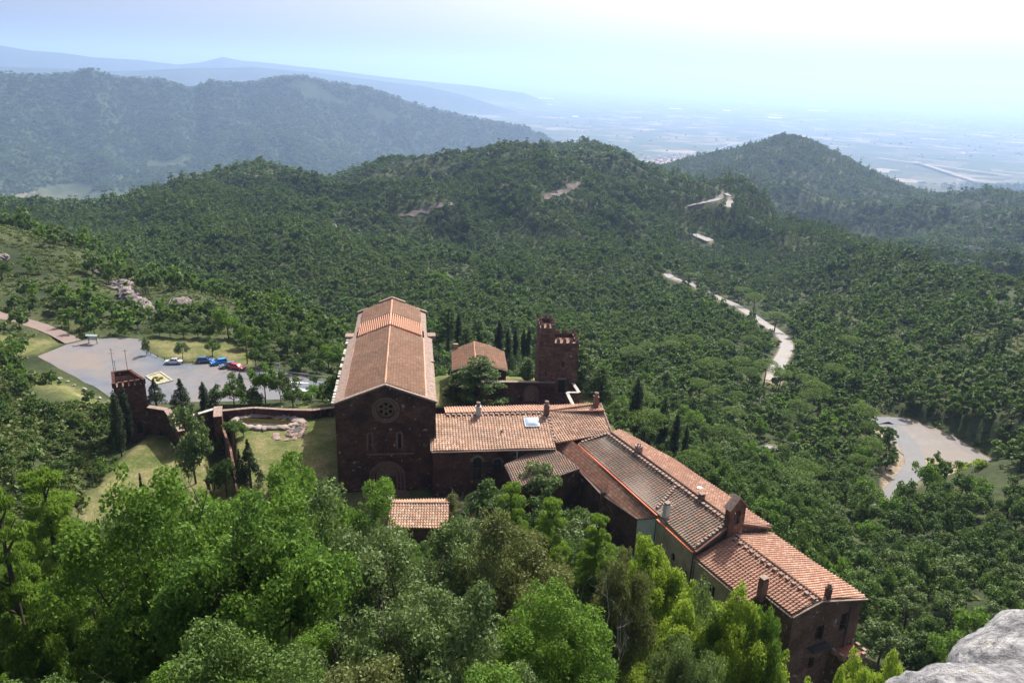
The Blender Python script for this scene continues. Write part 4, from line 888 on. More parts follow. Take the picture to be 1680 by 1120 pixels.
def tower_l():
    r = thing('battlemented_tower', 'dark square battlemented tower at the left corner of the garden with two masts', 'tower', (-70, 133, -2.5))
    top = 8.2
    A = atz(186, 637, top)[:2]; B = atz(238, 629, top)[:2]; C = atz(214, 613, top)[:2]; D = atz(184, 617, top)[:2]; quad = [A, B, C, D]
    bs = [p_-0 for p_ in quad]
    w = MB()
    for i in range(4): a, b = quad[i], quad[(i+1) % 4]; L = np.linalg.norm(b-a); h = [arch(L*.55, L*.55+1.0, -2.3, .1, 6)] if i == 0 else []; P = wall_panel(w, a, b, rect(0, L, -5, top), h, .4); P0 = P if i == 0 else P0; hh = h if i == 0 else hh
    w.build('wall', M['red_stone'], r)
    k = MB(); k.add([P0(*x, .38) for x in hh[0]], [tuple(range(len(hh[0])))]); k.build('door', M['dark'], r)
    cen = sum(quad)/4; inn = [cen+(p_-cen)*.86 for p_ in quad]; k = MB()
    k.prism(inn, top-1.3, top-1.1); k.build('deck', M['trim'], r)
    k = MB()
    for i in range(4): a, b, c_, d = quad[i], quad[(i+1) % 4], inn[(i+1) % 4], inn[i]; k.add([(*a, top), (*b, top), (*c_, top), (*d, top), (*c_, top-1.1), (*d, top-1.1)], [(0, 1, 2, 3), (3, 2, 4, 5)])
    k.build('parapet', M['coping'], r)
    for i in range(4):
        a, b = quad[i], quad[(i+1) % 4]; mid = .93; n = 5 if i % 2 == 0 else 7
        for j in range(n):
            c_ = a+(b-a)*(j+.0)/n; c_ = cen+(c_-cen)*mid; k = MB(); k.box((c_[0], c_[1], top+.5), (.72, .55, 1.0), rz=math.atan2(b[1]-a[1], b[0]-a[0])); k.build('merlon', M['red_stone'], r)
    for i, (px, py, h) in enumerate(((187, 610, 5.2), (209, 606, 4.4), (191, 618, 3.6))):
        x, y, z = atz(px, py, top-1.1); m_ = thing('antenna_mast', ('tallest antenna mast with a crossbar on the battlemented tower', 'thin bare antenna mast right of the others on the battlemented tower', 'short antenna mast beside the tallest on the battlemented tower')[i], 'antenna', (x, y, top-1.1), group='masts on the battlemented tower')
        k = MB(); k.tube([(x, y, top-1.1), (x, y, top-1.1+h)], .05, 5); k.build('pole', M['dark_metal'], m_)
        k = MB(); k.bar((x-.5, y, top-1.4+h), (x+.5, y, top-1.4+h), .04, .04)
        if i == 0: k.bar((x-.7, y, top-2.2+h), (x+.7, y, top-2.2+h), .05, .05)
        k.build('crossbar', M['dark_metal'], m_)
    return quad
TQ = tower_l()

# ------------------------------------------------------------------ garden walls, basin, yard
def wall_line(name, label, pts, tops, base, th, mat=None, cop=None):
    pts = [np.array(p_[:2], float) for p_ in pts]; tops = [tops]*len(pts) if np.isscalar(tops) else tops
    r = thing(name, label, 'wall', (*pts[0], 0)); k = MB(); c = MB()
    for i, (a, b) in enumerate(zip(pts[:-1], pts[1:])):
        d = b-a; L = np.linalg.norm(d); n_ = np.array([-d[1], d[0]])/L*th/2; e = d/L*.0
        k.prism([a-n_, b-n_, b+n_, a+n_], base, [tops[i], tops[i+1], tops[i+1], tops[i]])
        m_ = max(1, int(L/1.1))
        for j in range(m_):
            p0 = a+d*(j+.01)/m_; p1 = a+d*(j+.98)/m_; z0 = tops[i]+(tops[i+1]-tops[i])*j/m_; z1 = tops[i]+(tops[i+1]-tops[i])*(j+1)/m_; c.bar((*p0, z0+.07), (*p1, z1+.07), th+.12, .14)
    k.build('wall_face', mat or M['red_stone'], r); c.build('coping', cop or M['coping'], r); return r
wall_line('garden_wall', 'thick red wall with broad coping running forward from the battlemented tower', [TQ[1], atz(274, 672, 3), atz(298, 706, 2.6)], [3.2, 3.0, 2.4], -5, 1.1)
wall_line('garden_wall', 'thin pale topped wall left of the garden basin', [atz(292, 689, 2.5), atz(352, 671, 2.5)], 2.5, -5, .7, cop=M['pale_stone'])
wall_line('garden_wall', 'short massive wall pier left of the garden basin', [atz(358, 667, 2.9), atz(357, 684, 2.9)], 2.9, -5, 1.5)
wall_line('garden_wall', 'long low red wall behind the garden basin up to the church', [atz(363, 674, 1.7), atz(416, 669, 1.7), atz(470, 672, 1.7), atz(513, 673, 1.7), atz(549, 663, 2.4)], 1.7, -8, .7)
wall_line('retaining_wall', 'tall dark retaining wall dropping from the upper garden to the lower lawn', [atz(365, 700, .1), atz(378, 735, .1), atz(388, 790, .1), atz(392, 850, .1)], .02, -8, .3, M['red_rubble'], M['red_rubble'])
def basin():
    r = thing('rock_basin', 'oval rock basin of dark water in the upper garden', 'basin', (*atz(437, 692, 0),))
    cx, cy = atz(437, 693, 0)[:2]; k = MB(); rr = random.Random(5); n = 34
    for i in range(n):
        a = 2*math.pi*i/n; x = cx+6.4*math.cos(a)*(1+.06*math.sin(3*a)); y = cy+3.0*math.sin(a); k.blob((x, y, .1), (rr.uniform(.8, 1.5), rr.uniform(.7, 1.1), rr.uniform(.35, .6)), i, .25, 2)
    k.build('rim', mat_plain('pinkish_basin_rock', (.29, .24, .215), .95, var=.35, scale=1.2), r, True)
    wm, t, b = newmat('basin_water', .08, .5); b.inputs['Base Color'].default_value = (.035, .03, .012, 1)
    k = MB(); k.add([(cx+6.0*math.cos(a), cy+2.7*math.sin(a), .16) for a in np.linspace(0, 2*math.pi, 30, endpoint=False)], [tuple(range(30))]); w = k.build('water', wm, r); w['label'] = 'still dark water'
    r = thing('cistern_opening', 'angular dark grated pit right of the oval basin', 'pit', (*atz(482, 703, 0),))
    pts = [atz(*p_, .2)[:2] for p_ in ((473, 713), (492, 714), (500, 697), (485, 693))]; k = MB()
    k.add([(*p_, .12) for p_ in pts], [(0, 1, 2, 3)]); k.build('grating', mat_plain('dark_grating', (.07, .07, .075), .6, var=.5, scale=5), r)
    k = MB()
    for a, b in zip(pts, pts[1:]+pts[:1]): m_ = 5; [k.blob((*(a+(b-a)*(j+.5)/m_), .1), (.75, .6, .32), j, .25, 1) for j in range(m_)]
    k.build('rim', M['coping'], r)
    k = MB(); rr = random.Random(9)
    for i in range(26): px = rr.uniform(452, 505); py = rr.uniform(712, 722) if i % 2 else rr.uniform(684, 690); x, y = atz(px, py, 0)[:2]; k.blob((x, y, .05), (rr.uniform(.5, 1.2), rr.uniform(.4, .8), .22), i, .3, 1)
    tag(k.build('rock_ledge', M['coping'], None), 'bare rock ledges scattered round the garden basin', 'rock', None)
basin()
def shed():
    r = thing('tiled_gate_house', 'small saddle roof of striped tiles rising out of the trees before the church', 'shed', (*atz(687, 830, 3)[:2], 0))
    a = atz(641, 822, 4.6); b = atz(737, 822, 4.6); d = (b-a)[:2]; d /= np.linalg.norm(d); n = np.array([-d[1], d[0]]); q = lambda p, s, z: (*(p[:2]+n*s), z)
    tiles('roof', [q(a, -5.2, 3.1), q(b, -5.2, 3.1), (*b[:2]-n*.6, 4.6), (*a[:2]-n*.6, 4.6)], M['tile'], r, pitch=.42); tiles('roof', [q(b, 1.9, 3.7), q(a, 1.9, 3.7), (*a[:2]-n*.6, 4.6), (*b[:2]-n*.6, 4.6)], M['tile_orange'], r, pitch=.42)
    w = MB(); w.prism([q(a, -4.9, 0)[:2], q(b, -4.9, 0)[:2], q(b, -.6, 0)[:2], q(b, 1.7, 0)[:2], q(a, 1.7, 0)[:2], q(a, -.6, 0)[:2]], -4, [2.95, 2.95, 4.35, 3.55, 3.55, 4.35]); w.build('wall', M['red_rubble'], r)
    ridge_caps(r, (*a[:2]-n*.6, 4.65), (*b[:2]-n*.6, 4.65), M['coping'], .3, .5); x, y = a[:2]-d*.3; k = MB(); k.box((x, y, 4.2), (1.0, 1.2, 2.0)); k.box((x, y, 5.3), (1.2, 1.4, .2)); k.build('pier', M['pale_stone'], r)
shed()
# ------------------------------------------------------------------ paved ground, roads
def mat_asphalt(name, c1, c2, pink, ps=.05):
    mt, t, b = newmat(name, .8, .25); p = wpos(t); f = noise(t, p, .25, 6, .7); c = ramp(t, f, [(.35, c1), (.65, c2)])
    f2 = noise(t, p, ps, 5, .7); c = mix(t, ramp(t, f2, [(.40, (0, 0, 0)), (.60, (.9, .9, .9))]), c, pink)
    f3 = noise(t, p, 6, 3); c = mix(t, .4, c, ramp(t, f3, [(.3, (.3, .3, .3)), (.7, (.7, .7, .7))]), 'OVERLAY'); t.links.new(c, b.inputs['Base Color']); return mt
M['park'] = mat_asphalt('worn_car_park', (.10, .12, .15), (.14, .16, .19), (.20, .17, .15), .035)
M['gravel'] = mat_asphalt('pale_gravel', (.165, .155, .15), (.215, .20, .19), (.20, .17, .145), .08)
M['road'] = mat_asphalt('pale_asphalt', (.20, .20, .20), (.27, .265, .26), (.26, .23, .21), .03)
M['road_grey'] = mat_asphalt('grey_asphalt', (.13, .14, .155), (.17, .175, .19), (.18, .175, .17), .05)
M['paint'] = mat_plain('road_paint', (.78, .78, .76), .7, .2, var=.08)
def sheet(name, poly, z, mat, label):
    k = MB(); P = [Vector((p[0], p[1], 0)) for p in poly]; tr = tessellate_polygon([P]); k.add([(p[0], p[1], z) for p in poly], [t if (P[t[1]]-P[t[0]]).cross(P[t[2]]-P[t[0]]).z > 0 else t[::-1] for t in tr])
    return tag(k.build(name, mat), label, None, None, 'structure')
def wob(poly, n=4, a=1.0, seed=1):
    rr = random.Random(seed); pts = smooth_line([(*p[:2], 0) for p in list(poly)+[poly[0]]], 4.0)[:-1]; return [(p[0]+rr.uniform(-a, a)*.4, p[1]+rr.uniform(-a, a)*.4) for p in pts]
sheet('car_park', wob([P2(62, 585, -6), P2(110, 565, -6), P2(165, 555, -6), P2(232, 556, -6), P2(240, 570, -6), P2(262, 587, -6), P2(300, 597, -6), P2(335, 596, -6), P2(400, 606, -6), P2(430, 610, -6), P2(470, 615, -6), P2(520, 624, -6), P2(520, 652, -6), P2(470, 655, -6), P2(300, 660, -6), P2(205, 660, -6), P2(165, 640, -6), P2(110, 612, -6)], a=.7), PARKZ+.04, M['park'], 'worn blue grey car park behind the battlemented tower')
sheet('gravel_layby', wob([P2(1440, 688, -40), P2(1500, 691, -40), P2(1560, 713, -40), P2(1610, 745, -40), P2(1668, 776, -40), P2(1600, 765, -40), P2(1540, 752, -40), P2(1512, 752, -40), P2(1480, 745, -40), P2(1450, 705, -40)], a=.5), -39.95, M['gravel'], 'pale gravel lay-by beside the hairpin')
def ribbon(name, line, w, mat, label, lift=.06, kind='structure'):
    L = [Vector(p) for p in line]; vs = []; fs = []
    for i, p in enumerate(L):
        d = L[min(i+1, len(L)-1)]-L[max(i-1, 0)]; d.z = 0; d.normalize(); n = Vector((-d.y, d.x, 0))*w/2
        vs += [p-n+Vector((0, 0, lift)), p+n+Vector((0, 0, lift))]
    for i in range(len(L)-1): fs.append((2*i, 2*i+2, 2*i+3, 2*i+1))
    k = MB(); k.add(vs, fs); return tag(k.build(name, mat), label, None, None, kind)
ribbon('road', ROADS[0], 6.0, M['road_grey'], 'grey hairpin road on the right with pale gravel beside it', .10)
ribbon('road', ROADS[1], 6.2, M['road'], 'pale road winding up the wooded valley')
ribbon('road', ROADS[2], 8, M['road'], 'far bend of road on the saddle below the conical hill', .3)
ribbon('road', ROADS[3], 12.0, M['road'], 'short glimpse of pale road among trees', .3)
ribbon('road', ROAD_E, 7.0, M['road'], 'bright road fragment seen between trees above the long wing', .1)
ribbon('road', [p for p in ROADS[5]], 6.5, M['park'], 'road leaving the car park behind the church', .09)
for i, ((a, b), w) in enumerate((((469, 628), (508, 631)), ((478, 638), (505, 642)))) if False else enumerate([(((467, 627), (508, 630)), .5), (((480, 640), (506, 643)), 1.4)]):
    pass
for (a, b), w in ((((467, 626), (506, 629)), .45), (((484, 638), (506, 641)), 1.3)):
    ribbon('road_marking', [tuple(atz(*a, -5.9)), tuple(atz(*b, -5.9))], w, M['paint'], 'white painted line across the road beside the church', .09)
pth = smooth_line([hit(-30, 508, 150, 400), hit(0, 519, 150, 400), hit(45, 530, 150, 400), hit(95, 548, 150, 400), tuple(atz(135, 566, -6))])
pth = [(x, y, gz(x, y)) for x, y, _ in pth]
M['path'] = mat_asphalt('dirt_path', (.19, .145, .13), (.24, .185, .165), (.21, .15, .125))
ribbon('path', pth, 4.2, M['path'], 'pinkish dirt track coming down to the car park from the left', .25)
# ------------------------------------------------------------------ cars
def car(px, py, heading, paint, label, tall=1.0, hatch=True):
    x, y, z = atz(px, py, PARKZ+.05); r = thing('parked_car', label, 'car', (x, y, z), heading, 'cars parked at the edge of the car park')
    T = lambda name, mb, mat, par=None: (lambda o: (setattr(o, 'parent', par or r), o)[1])(mb.build(name, mat))
    pm, t, b = newmat('car_paint', .25, .5); b.inputs['Base Color'].default_value = (*paint, 1); b.inputs['Coat Weight'].default_value = .6
    k = MB(); prof = [(-2.1, .28), (-2.15, .62), (-2.02, .92), (-1.2, .98), (.9, 1.0), (1.75, .84), (2.08, .66), (2.14, .4), (2.08, .26)]
    n = len(prof); vs = []
    for w_, s_ in ((-.86, 1), (-.80, .97), (.80, .97), (.86, 1)):
        pass
    rings = []
    for yy, dz, sc in ((-.80, -.06, .985), (-.87, -.02, 1), (-.72, .02, 1), (.72, .02, 1), (.87, -.02, 1), (.80, -.06, .985)):
        rings.append([(px_*sc, yy, .28+(pz-.28)*(1+dz)) for px_, pz in prof])
    # outer skin: sides at +-.87, crowned deck between
    A = [(a, -.87, z_*.97) for a, z_ in prof]; B_ = [(a, -.70, z_) for a, z_ in prof]; C_ = [(a, .70, z_) for a, z_ in prof]; D = [(a, .87, z_*.97) for a, z_ in prof]
    k.add(A+B_+C_+D, [tuple(range(n))[::-1], tuple(range(3*n, 4*n))]+[(j*n+i, j*n+(i+1) % n, (j+1)*n+(i+1) % n, (j+1)*n+i) for j in range(3) for i in range(n)]); T('body', k, pm)
    back = -1.95 if hatch else -1.35
    k = MB(); lo = [(back, -.76, .95), (1.05, -.76, .97), (1.05, .76, .97), (back, .76, .95)]; hi = [(back+.35, -.6, 1.42*tall), (.25, -.6, 1.42*tall), (.25, .6, 1.42*tall), (back+.35, .6, 1.42*tall)]
    k.add(lo+hi, [(4, 5, 6, 7), (0, 1, 5, 4), (1, 2, 6, 5), (2, 3, 7, 6), (3, 0, 4, 7)]); T('windows', k, M['glass'])
    k = MB(); k.add([(a, b_*1.04, c+.02) for a, b_, c in hi]+[(a*1.0, b_*.9, c+.07) for a, b_, c in hi], [(0, 1, 5, 4), (1, 2, 6, 5), (2, 3, 7, 6), (3, 0, 4, 7), (4, 5, 6, 7), (3, 2, 1, 0)])
    for sx in (-1, 1):
        k.bar((back+.32, sx*.61, 1.42*tall), (back-.02, sx*.77, .97), .09, .06); k.bar((.27, sx*.61, 1.42*tall), (1.08, sx*.77, .98), .07, .06); k.bar((-.5, sx*.615, 1.41*tall), (-.5, sx*.77, .97), .09, .04)
    T('roof', k, pm)
    for wx in (-1.3, 1.32):
        for wy in (-.84, .84):
            k = MB(); k.tube([(wx, wy-.1, .31), (wx, wy+.1, .31)], .31, 14); wh = T('wheel', k, M['dark_metal']); k = MB(); k.tube([(wx, wy-.115, .31), (wx, wy+.115, .31)], .19, 10); T('rim', k, M['metal'], wh)
    for sy in (-.6, .6):
        k = MB(); k.box((2.06, sy, .66), (.16, .36, .15)); T('headlight', k, M['white_plaster']); k = MB(); k.box((-2.08, sy*1.15, .76), (.14, .2, .24)); T('tail_light', k, M['gutter'])
    for sy in (-.95, .95): k = MB(); k.box((.75, sy, 1.02), (.12, .18, .12)); T('wing_mirror', k, pm)
    k = MB(); k.box((2.1, 0, .4), (.1, 1.5, .2)); k.box((-2.12, 0, .42), (.1, 1.5, .2)); T('bumper', k, M['dark_metal'])
car(285, 596, R(186), (.72, .74, .78), 'white saloon car parked alone beside the small round tree', hatch=False)
car(337, 594, R(10), (.05, .13, .32), 'dark blue car at the left end of the row of four', 1.05)
car(360, 597, R(212), (.02, .22, .72), 'bright blue hatchback second in the row of four')
car(375, 602, R(215), (.10, .14, .20), 'small slate grey car between the bright blue and the red cars', .98)
car(390, 605, R(-18), (.45, .02, .04), 'red hatchback at the right end of the row with sunlit windscreen')
# ------------------------------------------------------------------ street furniture
def post_thing(name, label, cat, px, py, z, group=None): x, y, z = atz(px, py, z); return thing(name, label, cat, (x, y, z), 0, group), x, y, z
r, x, y, z = post_thing('information_board', 'small pale information board on two posts where the dirt track meets the car park', 'sign', 153, 564, -6)
k = MB(); k.box((x, y, z+1.75), (2.6, .14, 1.2)); k.build('panel', M['white_plaster'], r)
for s_ in (-1, 1): k = MB(); k.box((x+s_*1.1, y, z+1.2), (.14, .14, 2.4)); k.build('post', M['wood'], r)
k = MB(); k.add([(x-1.6, y-.6, z+2.45), (x+1.6, y-.6, z+2.45), (x+1.6, y, z+2.8), (x-1.6, y, z+2.8), (x+1.6, y+.6, z+2.45), (x-1.6, y+.6, z+2.45)], [(0, 1, 2, 3), (3, 2, 4, 5)]); k.build('roof', mat_plain('pale_green_roof', (.40, .52, .46), .7, .3), r)
r, x, y, z = post_thing('road_sign', 'narrow blue and white sign standing by the guard rail', 'sign', 457, 613, -6)
k = MB(); k.tube([(x, y, z), (x, y, z+2.2)], .05, 6); k.build('post', M['metal'], r); k = MB(); k.box((x, y-.06, z+2.3), (.8, .05, 1.1)); k.build('plate', M['white_plaster'], r); k = MB(); k.box((x, y-.1, z+2.5), (.62, .04, .5)); k.build('blue_panel', mat_plain('blue_sign_paint', (.03, .12, .5), .4, .4), r)
def gr_(): 
    pts = [atz(*q) for q in ((418, 606, -6), (455, 612, -6), (500, 618, -6), (548, 625, -6))]; r = thing('guard_rail', 'grey metal guard rail along the road edge left of the church', 'guard rail', tuple(pts[0])); k = MB()
    for a, b in zip(pts[:-1], pts[1:]): k.bar(a+[0, 0, .75], b+[0, 0, .75], .08, .34)
    k.build('rail', M['metal'], r); L = [Vector(p) for p in pts]
    for a, b in zip(L[:-1], L[1:]):
        n = max(1, int((b-a).length/4))
        for i in range(n): p = a+(b-a)*i/n; k = MB(); k.box((p.x, p.y, p.z+.4), (.1, .12, .8)); k.build('post', M['metal'], r)
gr_()
def fence_():
    pts = [atz(*q) for q in ((236, 570, -6), (247, 582, -6), (270, 591, -6), (300, 598, -6), (333, 597, -6))]; r = thing('wooden_fence', 'low wooden post fence round the dry grass beside the car park', 'fence', tuple(pts[0])); L = [Vector(p) for p in pts]; k = MB()
    for a, b in zip(L[:-1], L[1:]): k.bar(a+Vector((0, 0, .7)), b+Vector((0, 0, .7)), .06, .1)
    k.build('rail', M['wood'], r)
    for a, b in zip(L[:-1], L[1:]):
        n = max(1, int((b-a).length/2.2))
        for i in range(n): p = a+(b-a)*i/n; k = MB(); k.tube([p, p+Vector((0, 0, 1.0))], .07, 6); k.build('post', M['wood'], r)
fence_()
poles = []
for i, (px, py, d_, h, lb) in enumerate(((406, 596, None, 10.5, 'tall wooden utility pole with a crossarm right of the parked cars'), (402, 560, 232, 8.5, 'farther utility pole among the bushes behind the car park'))):
    x, y, z = atz(px, py, -6) if d_ is None else hit(px, py, 200, 300); r = thing('utility_pole', lb, 'utility pole', (x, y, z), 0, 'poles of the power line'); k = MB(); k.tube([(x, y, z-1), (x, y, z+h)], [.16, .11], 7); k.build('pole', M['wood'], r); k = MB(); k.bar((x-.9, y, z+h-.7), (x+.9, y, z+h-.7), .1, .1); k.build('crossarm', M['wood'], r)
    poles.append((x, y, z+h-.6))
k = MB(); pA, pB = poles; mid = tuple((a+b)/2-(.7 if j == 2 else 0) for j, (a, b) in enumerate(zip(pA, pB))); k.tube([pA, mid, pB], .025, 4); tag(k.build('power_cable', M['dark_metal']), 'thin sagging cable between the two utility poles', 'cable')
def planter():
    c = [atz(*q)[:2] for q in ((240, 618, -6), (263, 611, -6), (283, 625, -6), (258, 631, -6))]; r = thing('planting_bed', 'kerbed diamond planting bed in the car park behind the battlemented tower', 'planting bed', (*c[0], -6)); k = MB()
    for a, b in zip(c, c[1:]+c[:1]): k.bar((*a, -5.85), (*b, -5.85), .35, .3)
    k.build('kerb', M['pale_stone'], r); k = MB(); k.prism(c, -6.1, -5.88); k.build('soil', mat_plain('dry_soil', (.32, .30, .17), .95, var=.3), r)
    for px, py in ((256, 620), (264, 621), (259, 624)): x, y, z = atz(px, py, -5.9); k = MB(); k.blob((x, y, z+.1), (.55, .5, .3), px, .3, 2); k.build('low_plant', mat_plain('low_plant_green', (.10, .10, .03), .9, var=.3), r)
planter()
# white stones along the slope below the car park
rr = random.Random(4); st = smooth_line([atz(*q) for q in ((44, 603, -4.5), (78, 609, -4.5), (110, 620, -5), (135, 633, -5), (160, 648, -5), (184, 664, -5))], 3)
S_ = []; acc = 0
for a, b in zip(st[:-1], st[1:]):
    acc += math.dist(a, b)
    if acc > 2.1: S_.append(b); acc = 0
for i, (x, y, z) in enumerate(S_):
    zz = gz(x, y); k = MB(); s_ = rr.uniform(.45, .95) if i > 8 else rr.uniform(.4, .6); k.blob((0, 0, 0), (s_, s_*.8, s_*.6), i, .3, 2); o = k.build('edge_stone', M['pale_stone'], None, False); o.location = (x+rr.uniform(-.3, .3), y+rr.uniform(-.3, .3), zz+s_*.25)
    tag(o, 'pale edging stone in the curved row below the car park', 'stone', 'white stones edging the car park slope')
# ------------------------------------------------------------------ rocks
def mat_rock():
    mt, t, b = newmat('lichened_conglomerate', .9, .2); p = coord(t); f = noise(t, p, 4, 8, .7); g = noise(t, p, 18, 6, .75)
    c = ramp(t, f, [(.3, (.11, .11, .115)), (.42, (.25, .25, .26)), (.52, (.40, .40, .41)), (.68, (.56, .55, .53))]); c = mix(t, .75, c, ramp(t, g, [(.3, (.12, .12, .12)), (.5, (.5, .5, .5)), (.7, (.82, .82, .82))]), 'OVERLAY')
    vo = t.nodes.new('ShaderNodeTexVoronoi'); vo.inputs['Scale'].default_value = 14; t.links.new(p, vo.inputs['Vector']); c = mix(t, ramp(t, vo.outputs['Distance'], [(.10, (.9, .9, .9)), (.24, (0, 0, 0))]), c, (.16, .17, .18))
    y_ = noise(t, p, 3.3, 5); c = mix(t, ramp(t, y_, [(.60, (0, 0, 0)), (.68, (.8, .8, .8))]), c, (.36, .27, .10)); w_ = noise(t, p, 1.3, 3); 
    vo2 = t.nodes.new('ShaderNodeTexVoronoi'); vo2.feature = 'DISTANCE_TO_EDGE'; vo2.inputs['Scale'].default_value = 3.4; 
    wv = t.nodes.new('ShaderNodeVectorMath'); wv.operation = 'ADD'; t.links.new(p, wv.inputs[0]); nn = N(t, 'ShaderNodeTexNoise'); nn.inputs['Scale'].default_value = 3; t.links.new(p, nn.inputs['Vector']); t.links.new(nn.outputs['Color'], wv.inputs[1]); t.links.new(wv.outputs[0], vo2.inputs['Vector'])
    c = mix(t, ramp(t, vo2.outputs['Distance'], [(.0, (.5, .5, .5)), (.02, (0, 0, 0))]), c, (.10, .095, .09))
    t.links.new(c, b.inputs['Base Color']); bump(t, b, g, 1.0, .06); return mt
def rock_np(name, c, sz, seed, mat, sub=6, amp=.22, rot=0.0):
    bm = bmesh.new(); bmesh.ops.create_icosphere(bm, subdivisions=sub, radius=1); co = np.array([v.co[:] for v in bm.verts])
    n3 = lambda s, k: fbm(co[:, 0]*s+co[:, 2]*s*.7+9, co[:, 1]*s+co[:, 2]*s*.9+5, seed+k, 5, .6)
    q = 1+amp*(1.6*n3(1.3, 0)+.9*n3(4, 3)+.35*n3(12, 7))-(amp > .3)*.5*np.abs(n3(2.2, 15))*2; ca, sa = math.cos(rot), math.sin(rot)
    v = co*q[:, None]*np.array(sz); v = np.c_[v[:, 0]*ca-v[:, 1]*sa, v[:, 0]*sa+v[:, 1]*ca, v[:, 2]]
    F = np.array([[w.index for w in f.verts] for f in bm.faces]); bm.free(); o = mesh_np(name, v, F, mat, smooth=True); o.location = c; return o
M['rock'] = mat_rock(); O_ = np.array([0, 0, CZ])
def at_ray(px, py, t): return tuple(O_+ray(px, py)*t)
br = thing('boulder', 'big pale lichen covered boulder filling the bottom right corner', 'rock', at_ray(1700, 1330, 3.8))
for c, sz, sd_, ro in ((at_ray(1800, 1205, 4.6), (.92, .8, .70), 11, .3), (at_ray(1640, 1325, 3.7), (.78, .6, .62), 23, -.2), (at_ray(1750, 1600, 4.2), (1.8, 1.6, 1.6), 37, .1)):
    o = rock_np('rock_lobe', c, sz, sd_, M['rock'], 6, .13, ro); adopt(br, o); o.matrix_parent_inverse = Matrix.Translation(-Vector(br.location))
M['outcrop'] = mat_plain('purple_grey_rock', (.20, .175, .165), .95, .1, var=.6, scale=.9)
for i, (px, py, s_, lb) in enumerate(((170, 448, 3.0, 'small grey outcrop highest on the left hillside'), (196, 472, 3.4, 'upper part of the grey crag on the left hillside'), (210, 488, 4.2, 'broad grey crag in the middle of the left hillside'), (228, 500, 3.6, 'lower right end of the grey crag on the left hillside'), (242, 512, 3.0, 'jagged rock at the foot of the left hillside crag'), (295, 500, 2.6, 'reddish rock patch right of the hillside crag'), (255, 522, 1.8, 'small rock below the hillside crag'), (5, 425, 2.4, 'dark rock at the left edge of the hillside'))):
    x, y, z = hit(px, py, 200, 420); o = rock_np('rock_outcrop', (x, y, z+.2), (s_*1.5, s_, s_*.8), 50+i, M['outcrop'], 4, .5, i*.8); tag(o, lb, 'rock', 'rocks on the left hillside')
    ROCKS = globals().get('ROCKS', []); ROCKS.append((x, y, s_*1.3))
SCREE = mat_plain('pinkish_scree', (.13, .108, .10), .95, .1, var=.5, scale=.12)
for i, (px, py, L_, w_, a_) in enumerate(((550, 372, 26, 5, .5), (703, 345, 32, 6, .4), (925, 318, 48, 9, 1.1), (900, 410, 22, 5, .2), (700, 400, 20, 4, .7))):
    x0, y0, z0 = hit(px, py, 400, 1700); n, m_ = 22, 7; rr = random.Random(i); vs = []; ph = rr.uniform(0, 6)
    for a in range(n+1):
        t = a/n*2-1; ww = w_*(1-t*t)**.5*(.6+.4*math.sin(a*1.3+ph))
        for b in range(m_+1): v = b/m_*2-1+.15*math.sin(a*.9+ph); vs.append((x0+math.cos(a_)*t*L_-math.sin(a_)*v*ww, y0+math.sin(a_)*t*L_*.8+math.cos(a_)*v*ww, 0))
    V_ = np.array(vs); V_[:, 2] = ground(V_[:, 0], V_[:, 1])+.9; F_ = np.array([(a*(m_+1)+b, (a+1)*(m_+1)+b, (a+1)*(m_+1)+b+1, a*(m_+1)+b+1) for a in range(n) for b in range(m_)])
    o = mesh_np('scree_slope', V_, F_, SCREE, smooth=True); tag(o, 'bare pinkish scree slope on the wooded middle ridge', None, None, 'structure')
    for t in np.linspace(-.9, .9, 9): ROCKS.append((x0+math.cos(a_)*t*L_, y0+math.sin(a_)*t*L_*.8, w_*(1-t*t)**.5*.9+1))
# ------------------------------------------------------------------ the plain: town and greenhouses
def town():
    rr = random.Random(8); k = MB(); w = MB()
    for i in range(520):
        if i < 300: px = rr.gauss(1105, 26); py = 268+rr.gauss(0, 5)+abs(px-1105)*.05
        else: px = rr.uniform(880, 1680); py = rr.uniform(190, 262)
        x, y, z = atz(px, py, PLAIN); s_ = rr.uniform(10, 26); (k if rr.random() < .55 else w).box((x, y, PLAIN+4+rr.uniform(0, 5)), (s_, rr.uniform(10, 24), rr.uniform(8, 16)), rr.uniform(0, 3))
    tag(k.build('town_roofs', mat_plain('distant_red_roofs', (.50, .26, .18), .9, var=.3, scale=.02)), 'far town of red roofs on the plain', None, None, 'stuff'); tag(w.build('town_walls', mat_plain('distant_pale_houses', (.66, .62, .56), .9, var=.2, scale=.02)), 'pale farmhouses and houses scattered over the plain', None, None, 'stuff')
town()
gm = mat_plain('greenhouse_plastic', (.88, .88, .88), .35, .6, var=.03)
